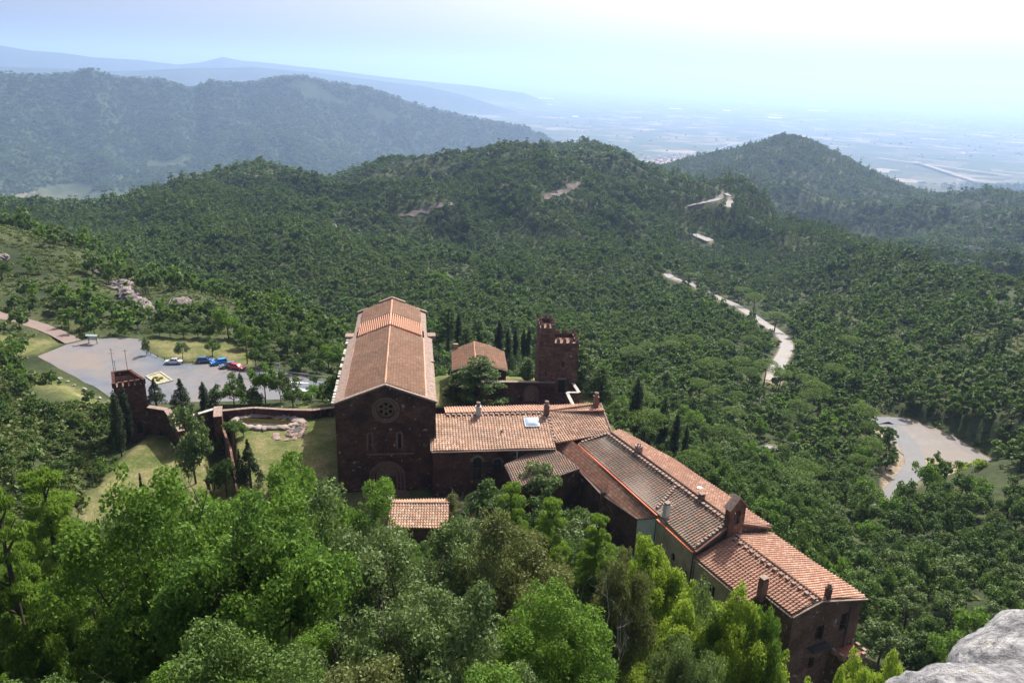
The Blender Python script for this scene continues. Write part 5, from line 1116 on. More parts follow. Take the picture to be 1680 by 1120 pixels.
for px, py, wpx, lb in ((1304, 224.5, 30, 'long bright greenhouse directly behind the conical hilltop'), (1192, 182, 12, 'small bright shed left of the conical hill far out on the plain'), (1342, 182, 28, 'wide bright greenhouse far out, lower of a close pair'), (1338, 175, 16, 'narrow bright greenhouse far out, upper of a close pair'), (1233, 170, 13, 'faint pale greenhouse near the horizon right of centre'), (896, 162, 24, 'long pale greenhouse near the horizon, rightmost of three'), (827, 162, 14, 'pale greenhouse near the horizon, middle of three'), (769, 159, 10, 'tiny pale greenhouse near the horizon, leftmost of three'), (944, 192, 9, 'small bright shed above the middle ridge summit'), (996, 240, 14, 'large white works building just beyond the middle ridge summit'), (1108, 179, 18, 'dim wide greenhouse above the red town'), (1271, 194, 20, 'pale greenhouse row midway across the plain'), (1640, 183, 20, 'pale greenhouse near the right edge of the plain'), (750, 262, 9, 'small white farm on the slope left of the middle ridge summit')):
    x, y, z = atz(px, py, PLAIN); d_ = math.hypot(x, y); w_ = wpx*d_/1260; o = thing('greenhouse', lb, 'greenhouse', (x, y, PLAIN), -math.atan2(x, y), 'bright roofs on the plain'); k = MB(); n = 5; dp = max(w_*.5, d_*.02)
    for i in range(n): y0 = (i-n/2)*dp/n; k.prism([(-w_/2, y0), (w_/2, y0), (w_/2, y0+dp/n*.9), (-w_/2, y0+dp/n*.9)], 0, 9)
    q = k.build('shed_row', gm); q.parent = o
for i, (a, b) in enumerate((((1190, 243), (1285, 218)), ((1205, 236), (1180, 248)), ((1440, 262), (1660, 292)), ((1500, 268), (1600, 300)))):
    A_, B_ = atz(*a, PLAIN), atz(*b, PLAIN); n = 12; ln = [tuple(A_+(B_-A_)*t/n+[0, 0, 14]) for t in range(n+1)]
    ribbon('plain_road' if i < 2 else 'bare_field', ln, 14 if i < 2 else 45, M['road'] if i < 2 else mat_plain('stubble_field', (.27, .215, .165), .95, var=.3, scale=.01), 'straight pale road crossing the plain' if i < 2 else 'strip of dry stubble fields on the plain right of the conical hill', 2)
# ------------------------------------------------------------------ trees
LF = {}
LF['oak'] = mat_leaf('leaf_holm_oak', (.042, .092, .017), (.098, .170, .033), .32)
LF['grey'] = mat_leaf('leaf_grey_oak', (.072, .122, .040), (.140, .205, .073), .28)
LF['green'] = mat_leaf('leaf_bright_green', (.058, .135, .015), (.130, .240, .027), .40)
LF['lime'] = mat_leaf('leaf_yellow_green', (.15, .24, .025), (.24, .34, .04), .5)
LF['pine'] = mat_leaf('leaf_pine', (.065, .130, .022), (.13, .21, .038), .32)
LF['brightpine'] = mat_leaf('leaf_bright_pine', (.090, .175, .020), (.175, .285, .038), .4)
LF['cedar'] = mat_leaf('leaf_cedar', (.038, .080, .020), (.085, .150, .034), .25)
LF['olive'] = mat_leaf('leaf_olive', (.085, .115, .035), (.155, .18, .06), .3)
LF['cypress'] = mat_leaf('leaf_cypress', (.022, .042, .015), (.042, .068, .024), .12)
LF['brown'] = mat_leaf('leaf_dead_brown', (.16, .10, .07), (.26, .17, .12), .3)
LF['scrub'] = mat_leaf('leaf_scrub', (.065, .105, .028), (.125, .17, .045), .32)
BARK = mat_plain('bark', (.085, .070, .058), .95, .1, var=.4, scale=3)
DEADBARK = mat_plain('grey_dead_wood', (.30, .28, .26), .95, .1, var=.3, scale=3)

def leaves(rng, C, Rr, per, size, up=.35, flat=1.0, asp=.6, fill=.25, updir=0.0):
    """leaf quads on and in a set of clusters: C (n,3) centres, Rr (n,) radii"""
    n = len(C); cnt = np.maximum(3, (per*(Rr/Rr.mean())**2).astype(int)); idx = np.repeat(np.arange(n), cnt); m_ = len(idx)
    d = rng.normal(size=(m_, 3)); d[:, 2] += up; d /= np.linalg.norm(d, axis=1)[:, None]
    rad = Rr[idx]*(1-fill*rng.random(m_)**1.5+.12*rng.normal(size=m_)); P = C[idx]+d*rad[:, None]*np.array([1, 1, flat])
    nrm = d*.7+rng.normal(size=(m_, 3))*.75; nrm[:, 2] += updir; nrm /= np.linalg.norm(nrm, axis=1)[:, None]
    t = np.cross(nrm, rng.normal(size=(m_, 3))); t /= np.linalg.norm(t, axis=1)[:, None]; b = np.cross(nrm, t)
    s = size*(.65+.7*rng.random(m_)); L = t*s[:, None]; Wd = b*(s*asp)[:, None]*.5
    V = np.stack([P-L*.5, P+Wd-L*.05, P+L*.5, P-Wd-L*.05], 1).reshape(-1, 3); F = np.arange(m_*4).reshape(-1, 4); return V, F
def merge(parts):
    Vs, Fs, Ms = [], [], []; o = 0
    for V, F, mi in parts: Vs.append(V); Fs.append(np.asarray(F)+o); Ms.append(np.full(len(F), mi)); o += len(V)
    return np.concatenate(Vs), np.concatenate(Fs), np.concatenate(Ms)
def quads(mb):                                  # a collector with quads only -> arrays
    return np.array(mb.v, dtype=float), np.array([f for f in mb.f if len(f) == 4])
def limbs(rng, h, spread, n=6, base=.22, lean=0, start=.25, twigs=2, seed=0, up=.6):
    mb = MB(); rr = random.Random(seed); top = Vector((lean, lean*.4, h*.62)); tips = []
    tp = [Vector((0, 0, -.6)), Vector((lean*.2, 0, h*.2)), Vector((lean*.5+rr.uniform(-.2, .2), rr.uniform(-.2, .2), h*.42)), top]; mb.tube(tp, [base*1.25, base, base*.75, base*.45], 6, False)
    for i in range(n):
        a = 2*math.pi*(i+rr.random()*.7)/n; s = start+(.62-start)*rr.random(); o = Vector((lean*s, 0, h*s)); e = o+Vector((math.cos(a)*spread*rr.uniform(.6, 1), math.sin(a)*spread*rr.uniform(.6, 1), h*(up*.55)*rr.uniform(.6, 1.2)))
        mid = (o+e)/2+Vector((rr.uniform(-.2, .2)*spread, rr.uniform(-.2, .2)*spread, -.04*h)); mb.tube([o, mid, e], [base*.5, base*.33, base*.14], 5, False); tips.append(e)
        for k in range(twigs):
            q = mid+(e-mid)*rr.random(); e2 = q+Vector((rr.uniform(-1, 1)*spread*.45, rr.uniform(-1, 1)*spread*.45, h*rr.uniform(.05, .22))); m2 = (q+e2)/2+Vector((rr.uniform(-.1, .1), rr.uniform(-.1, .1), .1))*spread*.4; mb.tube([q, m2, e2], [base*.2, base*.13, base*.05], 4, False); tips.append(e2)
            if twigs > 3:
                for _ in range(2):
                    q3 = m2+(e2-m2)*rr.random(); e3 = q3+Vector((rr.uniform(-1, 1)*spread*.22, rr.uniform(-1, 1)*spread*.22, h*rr.uniform(-.02, .1))); mb.tube([q3, e3], [base*.09, base*.03], 3, False)
    return mb, tips
def crown_clusters(kind, rng, h, w, n):
    if kind == 'round':
        nl = max(6, min(13, n//7)); ga = np.arange(nl)*2.399+rng.random()*6; zz_ = np.linspace(-.35, .98, nl)+rng.normal(size=nl)*.1; rr_ = np.sqrt(np.clip(1-zz_**2, .02, 1)); lr = w*(.17+.08*rng.random(nl))
        Lc = np.c_[np.cos(ga)*rr_*w*.31, np.sin(ga)*rr_*w*.31, zz_*h*.25+h*.60]*(1+.17*rng.normal(size=(nl, 1)))
        li = rng.integers(0, nl, n); d = rng.normal(size=(n, 3)); d[:, 2] += .5; d /= np.linalg.norm(d, axis=1)[:, None]
        C = Lc[li]+d*(lr[li]*(.45+.5*rng.random(n)))[:, None]*np.array([1, 1, .85]); Rr = w*(.055+.065*rng.random(n)); nb = min(8, n//4); Rr[:nb] = w*.15; C[:nb] = Lc[:nb] if nb <= nl else C[:nb]; ns = n//6; C[-ns:] = Lc[li[-ns:]]+d[-ns:]*(lr[li[-ns:]]*1.12)[:, None]; Rr[-ns:] = w*(.03+.02*rng.random(ns))
    elif kind == 'umbrella':
        a = rng.random(n)*2*math.pi; rad = np.sqrt(rng.random(n)); C = np.c_[np.cos(a)*rad*w*.42, np.sin(a)*rad*w*.42, h*(.80+.10*(1-rad**2))+rng.normal(size=n)*h*.015]; Rr = w*(.08+.05*rng.random(n))
    elif kind == 'cypress':
        t = np.linspace(.06, 1, n); prof = np.sin(np.pi*np.clip(t*.86+.12, 0, 1))**.7; a = rng.random(n)*6.28; rr = w*.5*prof*.45; C = np.c_[np.cos(a)*rr, np.sin(a)*rr, t*h*.96]; Rr = w*.5*prof*(.55+.15*rng.random(n))+.05
    elif kind == 'cone':
        t = rng.random(n)**.8; a = rng.random(n)*6.28; rr = w*.5*(1-t)*(.55+.45*rng.random(n)); C = np.c_[np.cos(a)*rr, np.sin(a)*rr, h*(.12+.86*t)]; Rr = w*(.13*(1-t)+.04)
    elif kind == 'tiered':
        k = 9; t = (rng.integers(0, k, n)+.2*rng.random(n))/k; a = rng.random(n)*6.28; rr = w*.5*(1-t*.85)*np.sqrt(rng.random(n)); C = np.c_[np.cos(a)*rr, np.sin(a)*rr, h*(.2+.8*t)-rr*.08]; Rr = w*(.10*(1-t*.6))
    elif kind == 'shrub':
        d = rng.normal(size=(n, 3)); d[:, 2] = abs(d[:, 2]); d /= np.linalg.norm(d, axis=1)[:, None]; C = d*rng.random((n, 1))**.4*np.array([w*.38, w*.38, h*.6]); Rr = w*(.14+.08*rng.random(n))
    return C, Rr
PROTO = {}
def make_data(key, shape, leaf, h, w, ncl, per, size, seed, bark=BARK, twigs=2, limbn=6, single=False, updir=0.0, **kw):
    """stores two meshes (trunk, crown), or one joined mesh for the far kinds"""
    rng = np.random.default_rng(seed); C, Rr = crown_clusters(shape, rng, h, w, ncl)
    flat = .45 if shape in ('umbrella', 'tiered') else 1.0; V, F = leaves(rng, C, Rr, per, size, .35, flat, updir=updir, **kw)
    if shape in ('cypress', 'cone', 'tiered'):
        mb = MB(); mb.tube([(0, 0, -.8), (0, 0, h*.5), (0, 0, h*.93)], [w*.05+.05, w*.03+.03, .03], 5, False)
        if shape == 'tiered':
            rr = random.Random(seed)
            for i in range(14): t = rr.uniform(.2, .9); a = rr.uniform(0, 6.28); l = w*.45*(1-t*.85); mb.tube([(0, 0, h*t), (math.cos(a)*l, math.sin(a)*l, h*(t+.08))], [.06, .02], 4, False)
    elif shape == 'umbrella': mb, _ = limbs(rng, h*1.15, w*.36, limbn, .2, .3, .5, twigs, seed, .25)
    elif shape == 'shrub': mb, _ = limbs(rng, h*.8, w*.3, 4, .08, 0, .1, 1, seed)
    else: mb, _ = limbs(rng, h, w*.36, limbn, .05*h**.7*.8, rng.normal()*.3, .25, twigs, seed)
    TV, TF = quads(mb)
    if single:
        AV, AF, AM = merge([(TV, TF, 0), (V, F, 1)]); o = mesh_np('tree_data', AV, AF, mats=[bark, LF[leaf]], midx=AM); PROTO[key] = (o.data, None, h, w); bpy.data.objects.remove(o)
    else:
        a = mesh_np('trunk_data', TV, TF, bark); b = mesh_np('crown_data', V, F, LF[leaf]); PROTO[key] = (a.data, b.data, h, w); bpy.data.objects.remove(a); bpy.data.objects.remove(b)
def make_dead(key, h, w, seed, n=8, tw=5):
    mb, _ = limbs(None, h, w*.5, n, .10, .5, .2, tw, seed, .6); TV, TF = quads(mb); o = mesh_np('dead_data', TV, TF, DEADBARK); PROTO[key] = (o.data, None, h, w); bpy.data.objects.remove(o)
# near trees: leaf by leaf
for i in range(4): make_data(f'oakN{i}', 'round', 'oak', 7.0, 6.8, 104, 340, .145, 100+i, twigs=4)
for i in range(3): make_data(f'greyN{i}', 'round', 'grey', 6.6, 6.6, 120, 250, .15, 120+i, twigs=4)
for i in range(3): make_data(f'greenN{i}', 'round', 'green', 7.2, 6.8, 100, 330, .155, 130+i, twigs=4)
for i in range(2): make_data(f'limeN{i}', 'round', 'lime', 7.5, 6.4, 110, 320, .15, 140+i)
for i in range(2): make_data(f'oliveN{i}', 'round', 'olive', 6.2, 6.2, 120, 230, .15, 150+i, twigs=4)
for i in range(2): make_data(f'pineN{i}', 'tiered', 'brightpine', 10.0, 7.0, 170, 380, .24, 160+i, asp=.22)
make_data('brownN0', 'shrub', 'brown', 2.6, 3.2, 24, 160, .14, 170); 
for i in range(2): make_data(f'shrubN{i}', 'shrub', 'scrub', 2.2, 3.4, 26, 240, .13, 175+i)
for i in range(3): make_dead(f'deadN{i}', 7.5, 5.5, 180+i)
# middle distance
for i in range(4): make_data(f'oakM{i}', 'round', 'oak', 7.0, 6.9, 64, 42, .44, 200+i)
for i in range(2): make_data(f'greyM{i}', 'round', 'grey', 6.6, 6.6, 64, 42, .42, 210+i)
for i in range(2): make_data(f'greenM{i}', 'round', 'green', 7.0, 6.7, 64, 42, .42, 220+i)
make_data('limeM0', 'round', 'lime', 6.5, 6.4, 46, 50, .42, 225); 
for i in range(2): make_data(f'umbM{i}', 'umbrella', 'pine', 10.0, 9.5, 60, 46, .42, 230+i, asp=.35, updir=.4)
for i in range(2): make_data(f'coneM{i}', 'tiered', 'cedar', 12.0, 7.5, 130, 95, .36, 235+i, asp=.35)
for i in range(2): make_data(f'cypM{i}', 'cypress', 'cypress', 12.0, 2.6, 44, 260, .24, 240+i, asp=.45)
make_data('coniM0', 'cone', 'cypress', 9.0, 4.6, 70, 70, .30, 245, asp=.45)
for i in range(2): make_data(f'shrubM{i}', 'shrub', 'scrub', 2.0, 3.2, 16, 40, .30, 250+i)
# far kinds, one joined mesh each
FAR = []
for key, shp, lf, h, w, n, per, sz, sd_ in (('oakF0', 'round', 'oak', 6.5, 6.8, 22, 16, .95, 300), ('oakF1', 'round', 'oak', 5.6, 6.2, 20, 16, .9, 301), ('greyF0', 'round', 'grey', 6.2, 6.2, 20, 16, .9, 302), ('greenF0', 'round', 'green', 6.4, 6.4, 20, 16, .9, 303), ('umbF0', 'umbrella', 'pine', 9.0, 8.5, 22, 18, .9, 304), ('coneF0', 'tiered', 'pine', 10.5, 6.0, 26, 15, .9, 305), ('shrubF0', 'shrub', 'scrub', 2.2, 3.6, 9, 14, .7, 306)):
    make_data(key, shp, lf, h, w, n, per, sz, sd_, single=True, limbn=3, twigs=0, asp=.8)
def tree(name, label, cat, key, x, y, z, s=1.0, sz=None, rz=None, group=None, kid='crown'):
    a, b, h, w = PROTO[key]; sz = sz or s; rz = RNG.random()*6.28 if rz is None else rz
    if b is None:
        o = bpy.data.objects.new(name, a); COL.objects.link(o); o.location = (x, y, z); o.scale = (s, s, sz); o.rotation_euler = (0, 0, rz); return tag(o, label, cat, group)
    r = thing(name, label, cat, (x, y, z), rz, group); r.scale = (s, s, sz)
    for nm, d in (('trunk', a), (kid, b)): c = bpy.data.objects.new(nm, d); COL.objects.link(c); c.parent = r
    return r
def tree_px(name, label, cat, key, px, py_base, py_top, z=None, wpx=None, d=None, group=None, kid='crown'):
    """tree whose foot is seen at (px, py_base) on level z (or on the terrain) and whose top reaches py_top"""
    if z is not None: x, y, _ = atz(px, py_base, z); zz = z
    else: x, y, zz = hit(px, py_base, 90, 900)
    if d: p = atd(px, py_base, d); x, y, zz = p[0], p[1], gz(p[0], p[1])
    hh = 1.0
    for _ in range(40):
        if project((x, y, zz+hh))[1] < py_top: break
        hh += .4
    _, _, h, w = PROTO[key]; k = project((x, y, zz))[2]; s = hh/h if wpx is None else wpx*k/FPX/w
    TAKEN.append((x, y, max(1.5, s*w*.4))); return tree(name, label, cat, key, x, y, zz-.1, s, hh/h, group=group, kid=kid)
TAKEN = []
# --- the trees one can single out
tree_px('cypress', 'tall dark cypress nearer the viewer of the pair before the battlemented tower', 'cypress', 'cypM0', 199, 742, 636, -2.5, 21)
tree_px('cypress', 'dark cypress against the battlemented tower, right of its twin', 'cypress', 'cypM1', 212, 722, 628, -2.5, 19)
tree_px('tree', 'loose grey green tree standing alone on the lower lawn', 'tree', 'greyM0', 322, 795, 684, -2.8, 74)
tree_px('conifer', 'dark ragged conifer in front of the upper garden', 'conifer', 'coniM0', 412, 800, 720, 0, 42)
tree_px('conifer', 'thin pointed conifer left of the ragged one in the upper garden', 'conifer', 'coniM0', 397, 806, 736, 0, 24)
tree_px('cypress', 'short broad cypress at the front edge of the upper garden', 'cypress', 'cypM0', 475, 806, 745, 0, 27)
tree_px('tree', 'small round bush tree left of the short broad cypress', 'tree', 'oakM1', 457, 806, 772, 0, 30)
tree_px('bush', 'dense round bush at the left end of the rock basin', 'bush', 'oakM2', 386, 720, 690, 0, 38); tree_px('bush', 'small bright bush right of the dense one by the rock basin', 'bush', 'greenM0', 400, 716, 698, 0, 20)
tree_px('bush', 'dark bush low in the gap between the lower lawn and the upper garden', 'bush', 'oakM1', 352, 800, 770, -5, 40); tree_px('bush', 'dark tree in the gap against the retaining wall', 'tree', 'oakM2', 372, 815, 752, -5, 40); tree_px('bush', 'small bush at the head of the dark gap', 'bush', 'oakM3', 358, 745, 722, -5, 22)
tree_px('conifer', 'spruce like conifer behind the garden wall, right of the battlemented tower', 'conifer', 'coniM0', 257, 668, 622, -4, 34)
tree_px('conifer', 'full dark conifer behind the thin garden wall', 'conifer', 'coniM0', 300, 680, 622, -4, 42)
tree_px('cypress', 'slim cypress standing before the car park', 'cypress', 'cypM1', 336, 672, 624, -4, 15)
tree_px('cypress', 'cypress tip showing below the red car', 'cypress', 'cypM0', 397, 655, 610, -5, 12)
tree_px('tree', 'tall green tree below the red car beside the road', 'tree', 'greenM1', 436, 662, 604, -5, 46)
tree_px('tree', 'feathery dark tree right of the slim cypress', 'tree', 'oakM0', 385, 668, 626, -5, 44); tree_px('tree', 'low spreading tree behind the garden wall left of the basin', 'tree', 'oakM3', 355, 672, 640, -5, 36)
tree_px('tree', 'thin open tree beside the white road marking', 'tree', 'greyM1', 462, 668, 614, -5, 34); tree_px('tree', 'round tree behind the long low wall', 'tree', 'oakM1', 415, 672, 640, -5, 46)
tree_px('tree', 'bushy tree between the road and the church wall', 'tree', 'greenM0', 510, 668, 636, -6, 44); tree_px('tree', 'dark tree touching the left side of the church', 'tree', 'oakM2', 538, 668, 634, -6, 38)
tree_px('tree', 'small tree on the dry verge right of the white markings', 'tree', 'greyM1', 515, 634, 616, -6, 16); tree_px('tree', 'dark round tree above the guard rail near the church', 'tree', 'oakM0', 520, 618, 590, -7, 34); tree_px('tree', 'bushy tree above the middle of the guard rail', 'tree', 'oakM3', 492, 614, 586, -7, 42)
tree_px('tree', 'dark bushy tree behind the red car', 'tree', 'oakM1', 440, 606, 572, -7, 44); tree_px('tree', 'dark bush right of the utility pole', 'tree', 'oakM2', 420, 602, 574, -6, 28)
tree_px('tree', 'small pale green tree at the left tip of the dry grass', 'tree', 'greyM0', 241, 582, 557, -6, 16); tree_px('tree', 'round tree just behind the white car', 'tree', 'greyM1', 300, 589, 563, -6, 25); tree_px('tree', 'darker round tree behind the dark blue car', 'tree', 'oakM0', 349, 584, 558, -6, 29)
for i, (px, w_) in enumerate(((262, 26), (280, 30), (302, 30), (325, 34), (343, 26))): tree_px('bush', 'dark bush in the clump above the dry grass', 'bush', f'oakM{i % 4}', px, 553+i*.8, 530+i, -6.5, w_, group='clump of dark bushes above the dry grass')
tree_px('cedar', 'broad tiered cedar in the courtyard between the church and the tower', 'cedar', 'coneM0', 785, 668, 583, 0, 122); tree_px('cedar', 'dark cedar low against the right side of the church', 'cedar', 'coneM1', 748, 664, 610, 0, 50); tree_px('bush', 'bush in the corner of the courtyard below the small gabled house', 'bush', 'oakM1', 822, 664, 636, 0, 34)
tree_px('cypress', 'cypress nearest the right flank of the church', 'cypress', 'cypM0', 752, 566, 512, -4, 12)
for i, (px, b, t, w_, lb) in enumerate(((818, 582, 524, 16, 'widest cypress behind the small gabled house'), (832, 590, 538, 11, 'cypress second from the small gabled house'), (845, 584, 536, 10, 'middle cypress of the row by the tall tower'), (858, 586, 538, 10, 'slim cypress left of the tall tower'), (866, 586, 534, 10, 'cypress closest to the tall tower'))): tree_px('cypress', lb, 'cypress', f'cypM{i % 2}', px, b, t, -5, w_)
tree_px('cedar', 'tall dark cedar behind the right shoulder of the church', 'cedar', 'coneM1', 735, 570, 498, -6, 60); tree_px('cedar', 'dark cedar between the church and the cypress row', 'cedar', 'coneM0', 785, 572, 520, -8, 60); tree_px('cedar', 'bright cedar standing behind the left of the cypress row', 'cedar', 'coneM1', 765, 580, 535, -5, 40)
tree_px('cedar', 'large cedar rising behind and right of the tall tower', 'cedar', 'coneM0', 938, 655, 514, -3, 110); tree_px('cedar', 'smaller cedar below the tall tower on the right', 'cedar', 'coneM1', 985, 672, 598, -4, 66)
tree_px('cedar', 'low branching cedar left of the tall tower base', 'cedar', 'coneM1', 866, 628, 586, 1, 50)
tree_px('cypress', 'thick black cypress right of the skylight range', 'cypress', 'cypM0', 1040, 712, 614, -6, 25); tree_px('cypress', 'leaning dark cypress above the long wing', 'cypress', 'cypM1', 1083, 742, 650, -9, 19)
for i, (px, b, t, w_) in enumerate(((1104, 752, 672, 17), (1120, 766, 694, 11))): tree_px('cypress', ('thin greyish cypress right of the leaning one', 'second thin greyish cypress right of the leaning one', 'third thin greyish cypress right of the leaning one', 'narrow cypress fourth from the leaning one', 'short dark cypress last in the row above the long wing')[i], 'cypress', f'cypM{i % 2}', px, b, t, -11, w_)
tree_px('tree', 'bright lime green tree on the slope below the gravel lay-by', 'tree', 'limeM0', 1592, 812, 762, -40, 66); tree_px('tree', 'smaller lime green tree right of the larger one by the lay-by', 'tree', 'limeM0', 1632, 830, 790, -41, 40)
for i, (px, py, t, w_) in enumerate(((1235, 520, 478, 40), (1215, 500, 470, 30), (1270, 545, 512, 46), (1130, 470, 446, 26), (1415, 742, 690, 34), (1450, 752, 700, 38))): tree_px('pine', ('spreading cedar where the valley road disappears', 'small pine above the valley road', 'umbrella pine over the valley road bend', 'pine at the top of the visible valley road', 'pine left of the hairpin', 'dark pine inside the hairpin')[i], 'pine', f'umbM{i % 2}' if i != 5 else 'coneM0', px, py, t, None, w_)
tree_px('dead_tree', 'bare grey dead tree right of the tall tower', 'dead tree', 'deadN0', 965, 660, 600, -2, 40)
# foreground characters
def b_dead(key): return not key.startswith(('dead', 'coni', 'pine'))
def fg(name, label, cat, key, px, py_top, d, wpx=None, kid='crown', smax=1.6):
    p = atd(px, py_top, d); x, y = p[0], p[1]; z = gz(x, y); hh = max(2.0, p[2]-z); _, _, h, w = PROTO[key]; k = project(p)[2]; wpx = wpx*.74 if (wpx and key[:4] in ('gree', 'grey', 'oliv', 'oakN')) else wpx; s = min(smax, hh/h) if wpx is None else wpx*k/FPX/w
    s = max(s, hh/h/1.3) if b_dead(key) and px < 1010 else (min(s, hh/h*1.1) if px >= 1010 else s)
    TAKEN.append((x, y, s*w*.33)); return tree(name, label, cat, key, x, y, z-.2, s, hh/h, kid=kid)
fg('pine', 'big bright pine at the left edge below the lawn', 'pine', 'pineN0', 60, 738, 62, 230); fg('pine', 'bright pine cut by the left edge of the picture', 'pine', 'pineN1', -20, 765, 52, 200)
fg('conifer', 'small dark pointed conifer at the near edge of the lower lawn', 'conifer', 'coniM0', 228, 772, 86, 40)
fg('green_oak', 'broad bright oak, the top left one below the ragged conifer', 'oak', 'greenN0', 360, 820, 60, 190); fg('green_oak', 'tall bright oak under the short broad cypress', 'oak', 'greenN1', 462, 788, 74, 150); fg('green_oak', 'bright oak filling the left foreground', 'oak', 'greenN2', 250, 850, 50, 220)
fg('green_oak', 'low bright oak below the dark forecourt of the church', 'oak', 'greenN0', 585, 826, 84, 110); fg('green_oak', 'bright oak with dark trunk in the lower left foreground', 'oak', 'greenN1', 420, 880, 42, 300)
fg('grey_oak', 'large silvery oak in the centre foreground', 'oak', 'greyN0', 600, 900, 52, 300); fg('grey_oak', 'silvery oak below the striped saddle roof', 'oak', 'greyN1', 760, 880, 66, 170); fg('olive_oak', 'olive toned oak right of the striped saddle roof', 'oak', 'oliveN0', 850, 905, 62, 180); fg('grey_oak', 'silvery oak in the lower centre with a bright top', 'oak', 'greyN2', 690, 985, 40, 330)
fg('pine', 'thin dark trunked cypress pine before the grey tiled annex', 'pine', 'pineN1', 905, 800, 70, 130); fg('pine', 'wispy pine in front of the annex wall', 'pine', 'pineN0', 840, 775, 78, 110); fg('pine', 'wispy pine below the orange aisle roof', 'pine', 'pineN0', 985, 830, 74, 110)
fg('lime_tree', 'lime green tree against the plastered end of the long wing', 'tree', 'limeN0', 1075, 898, 72, 110); fg('lime_tree', 'lime green tree below the plastered wall', 'tree', 'limeN1', 1150, 965, 66, 150); fg('lime_tree', 'lime green tree beside the dark end gable', 'tree', 'limeN0', 1215, 1015, 62, 140); fg('lime_tree', 'bright tree at the foot of the end gable', 'tree', 'greenN0', 1265, 1050, 62, 110)
fg('lime_tree', 'yellow green bush right of the small terrace', 'tree', 'limeN1', 1440, 1062, 72, 110); fg('lime_tree', 'green bush left of the small terrace at the bottom edge', 'tree', 'limeN1', 1360, 1098, 66, 80)
fg('grey_oak', 'dull grey oak with bare limbs at the lower right', 'oak', 'oliveN1', 1020, 930, 60, 170); fg('grey_oak', 'dull grey oak at the bottom right of the foreground', 'oak', 'greyN0', 1130, 1065, 50, 190); fg('green_oak', 'bright green oak in the bottom centre', 'oak', 'greenN2', 900, 1005, 44, 300)
for i, (px, py, d_, w_, lb, ky) in enumerate(((760, 905, 84, 90, 'squat oak right below the striped saddle roof', 'oakN0'), (810, 900, 86, 84, 'grey green oak at the foot of the front wall of the range', 'oliveN0'), (870, 908, 84, 90, 'dark oak under the wispy pines', 'oakN1'), (930, 908, 82, 90, 'oak pressed against the dark annex wall', 'greyN1'), (985, 912, 80, 80, 'dark oak beneath the orange aisle roof', 'oakN2'), (1030, 905, 80, 70, 'olive toned oak in the corner below the white end wall', 'oliveN1'), (720, 915, 80, 90, 'grey oak below and left of the striped saddle roof', 'greyN2'))): fg('oak_tree', lb, 'oak', ky, px, py, d_, w_)
for i, (px, py, d_, w_, lb) in enumerate(((135, 805, 60, 60, 'bare branching dead tree below the big bright pine'), (775, 800, 88, 80, 'silver dead tree in front of the front wall windows'), (822, 788, 88, 70, 'silver dead tree left of the annex'), (620, 850, 70, 60, 'small dead bush among the foreground oaks'), (1000, 920, 56, 120, 'gnarled bare limbs in front of the grey oak'))): fg('dead_tree', lb, 'dead tree', f'deadN{i % 3}', px, py, d_, w_)
for px, b, t, w_, ky, lb in ((745, 862, 826, 46, 'oliveN0', 'olive toned bush tree just right of the striped saddle roof'), (785, 860, 812, 52, 'greyN1', 'silvery bush tree under the taller window of the range'), (820, 856, 808, 48, 'oakN2', 'dark bush tree under the smaller window of the range')): tree_px('tree', lb, 'tree', ky, px, b, t, 0, w_)
fg('brown_bush', 'brown withered bush at the bottom edge', 'bush', 'brownN0', 440, 1075, 30, 120)
# --- scatter: the foreground slope, the rest of the near trees, then the woodland
CAN = np.array([(-400, 700), (0, 745), (120, 790), (150, 840), (300, 846), (420, 810), (500, 815), (560, 832), (610, 845), (640, 880), (700, 895), (740, 890), (790, 885), (850, 880), (950, 890), (1030, 905), (1060, 915), (1100, 950), (1140, 975), (1200, 1015), (1240, 1040), (1300, 1112), (1350, 1130), (1430, 1110), (1500, 1100), (1700, 1240), (2200, 1400)], float)
def can_ok(x, y, z, h):
    px, py, k = project((x, y, z+h)); rp = FPX/k*h*.40; lim = np.interp(px, CAN[:, 0], CAN[:, 1])
    if px > 960: lim = max(lim, np.interp(px+rp, CAN[:, 0], CAN[:, 1])-rp*.45)
    return py-lim, px, py
BUILT = [[CH(-1, -3), CH(18, -3), CH(18, 50), CH(-1, 50)], [BF(-1, -3), BF(32, -3), BF(32, 17), BF(-1, 17)], [WF(-9, -1), WF(9, -1), WF(9, 33), WF(-9, 40)], [WF(-8, -23), WF(10, -23), WF(10, 1), WF(-8, 1)]]
def near_any(x, y, extra=0):
    return any((x-a)**2+(y-b)**2 < (r_+extra)**2 for a, b, r_ in TAKEN)
def poisson(n, rmin, gen):
    pts = []; grid = {}
    for _ in range(n):
        x, y, s = gen()
        g = (int(x//rmin), int(y//rmin)); bad = False
        for i in (-1, 0, 1):
            for j in (-1, 0, 1):
                for q in grid.get((g[0]+i, g[1]+j), ()):
                    if (q[0]-x)**2+(q[1]-y)**2 < (rmin*s)**2: bad = True; break
                if bad: break
            if bad: break
        if not bad: grid.setdefault(g, []).append((x, y)); pts.append((x, y))
    return pts
def gen_fg():
    th = RNG.uniform(R(-43), R(43)); d = math.sqrt(RNG.uniform(17**2, 112**2)); return d*math.sin(th), d*math.cos(th), 1
cand = poisson(12000, 3.8, gen_fg); cand.sort(key=lambda p: p[0]**2+p[1]**2); cx = np.array(cand); zz = ground(cx[:, 0], cx[:, 1]); nfg = 0
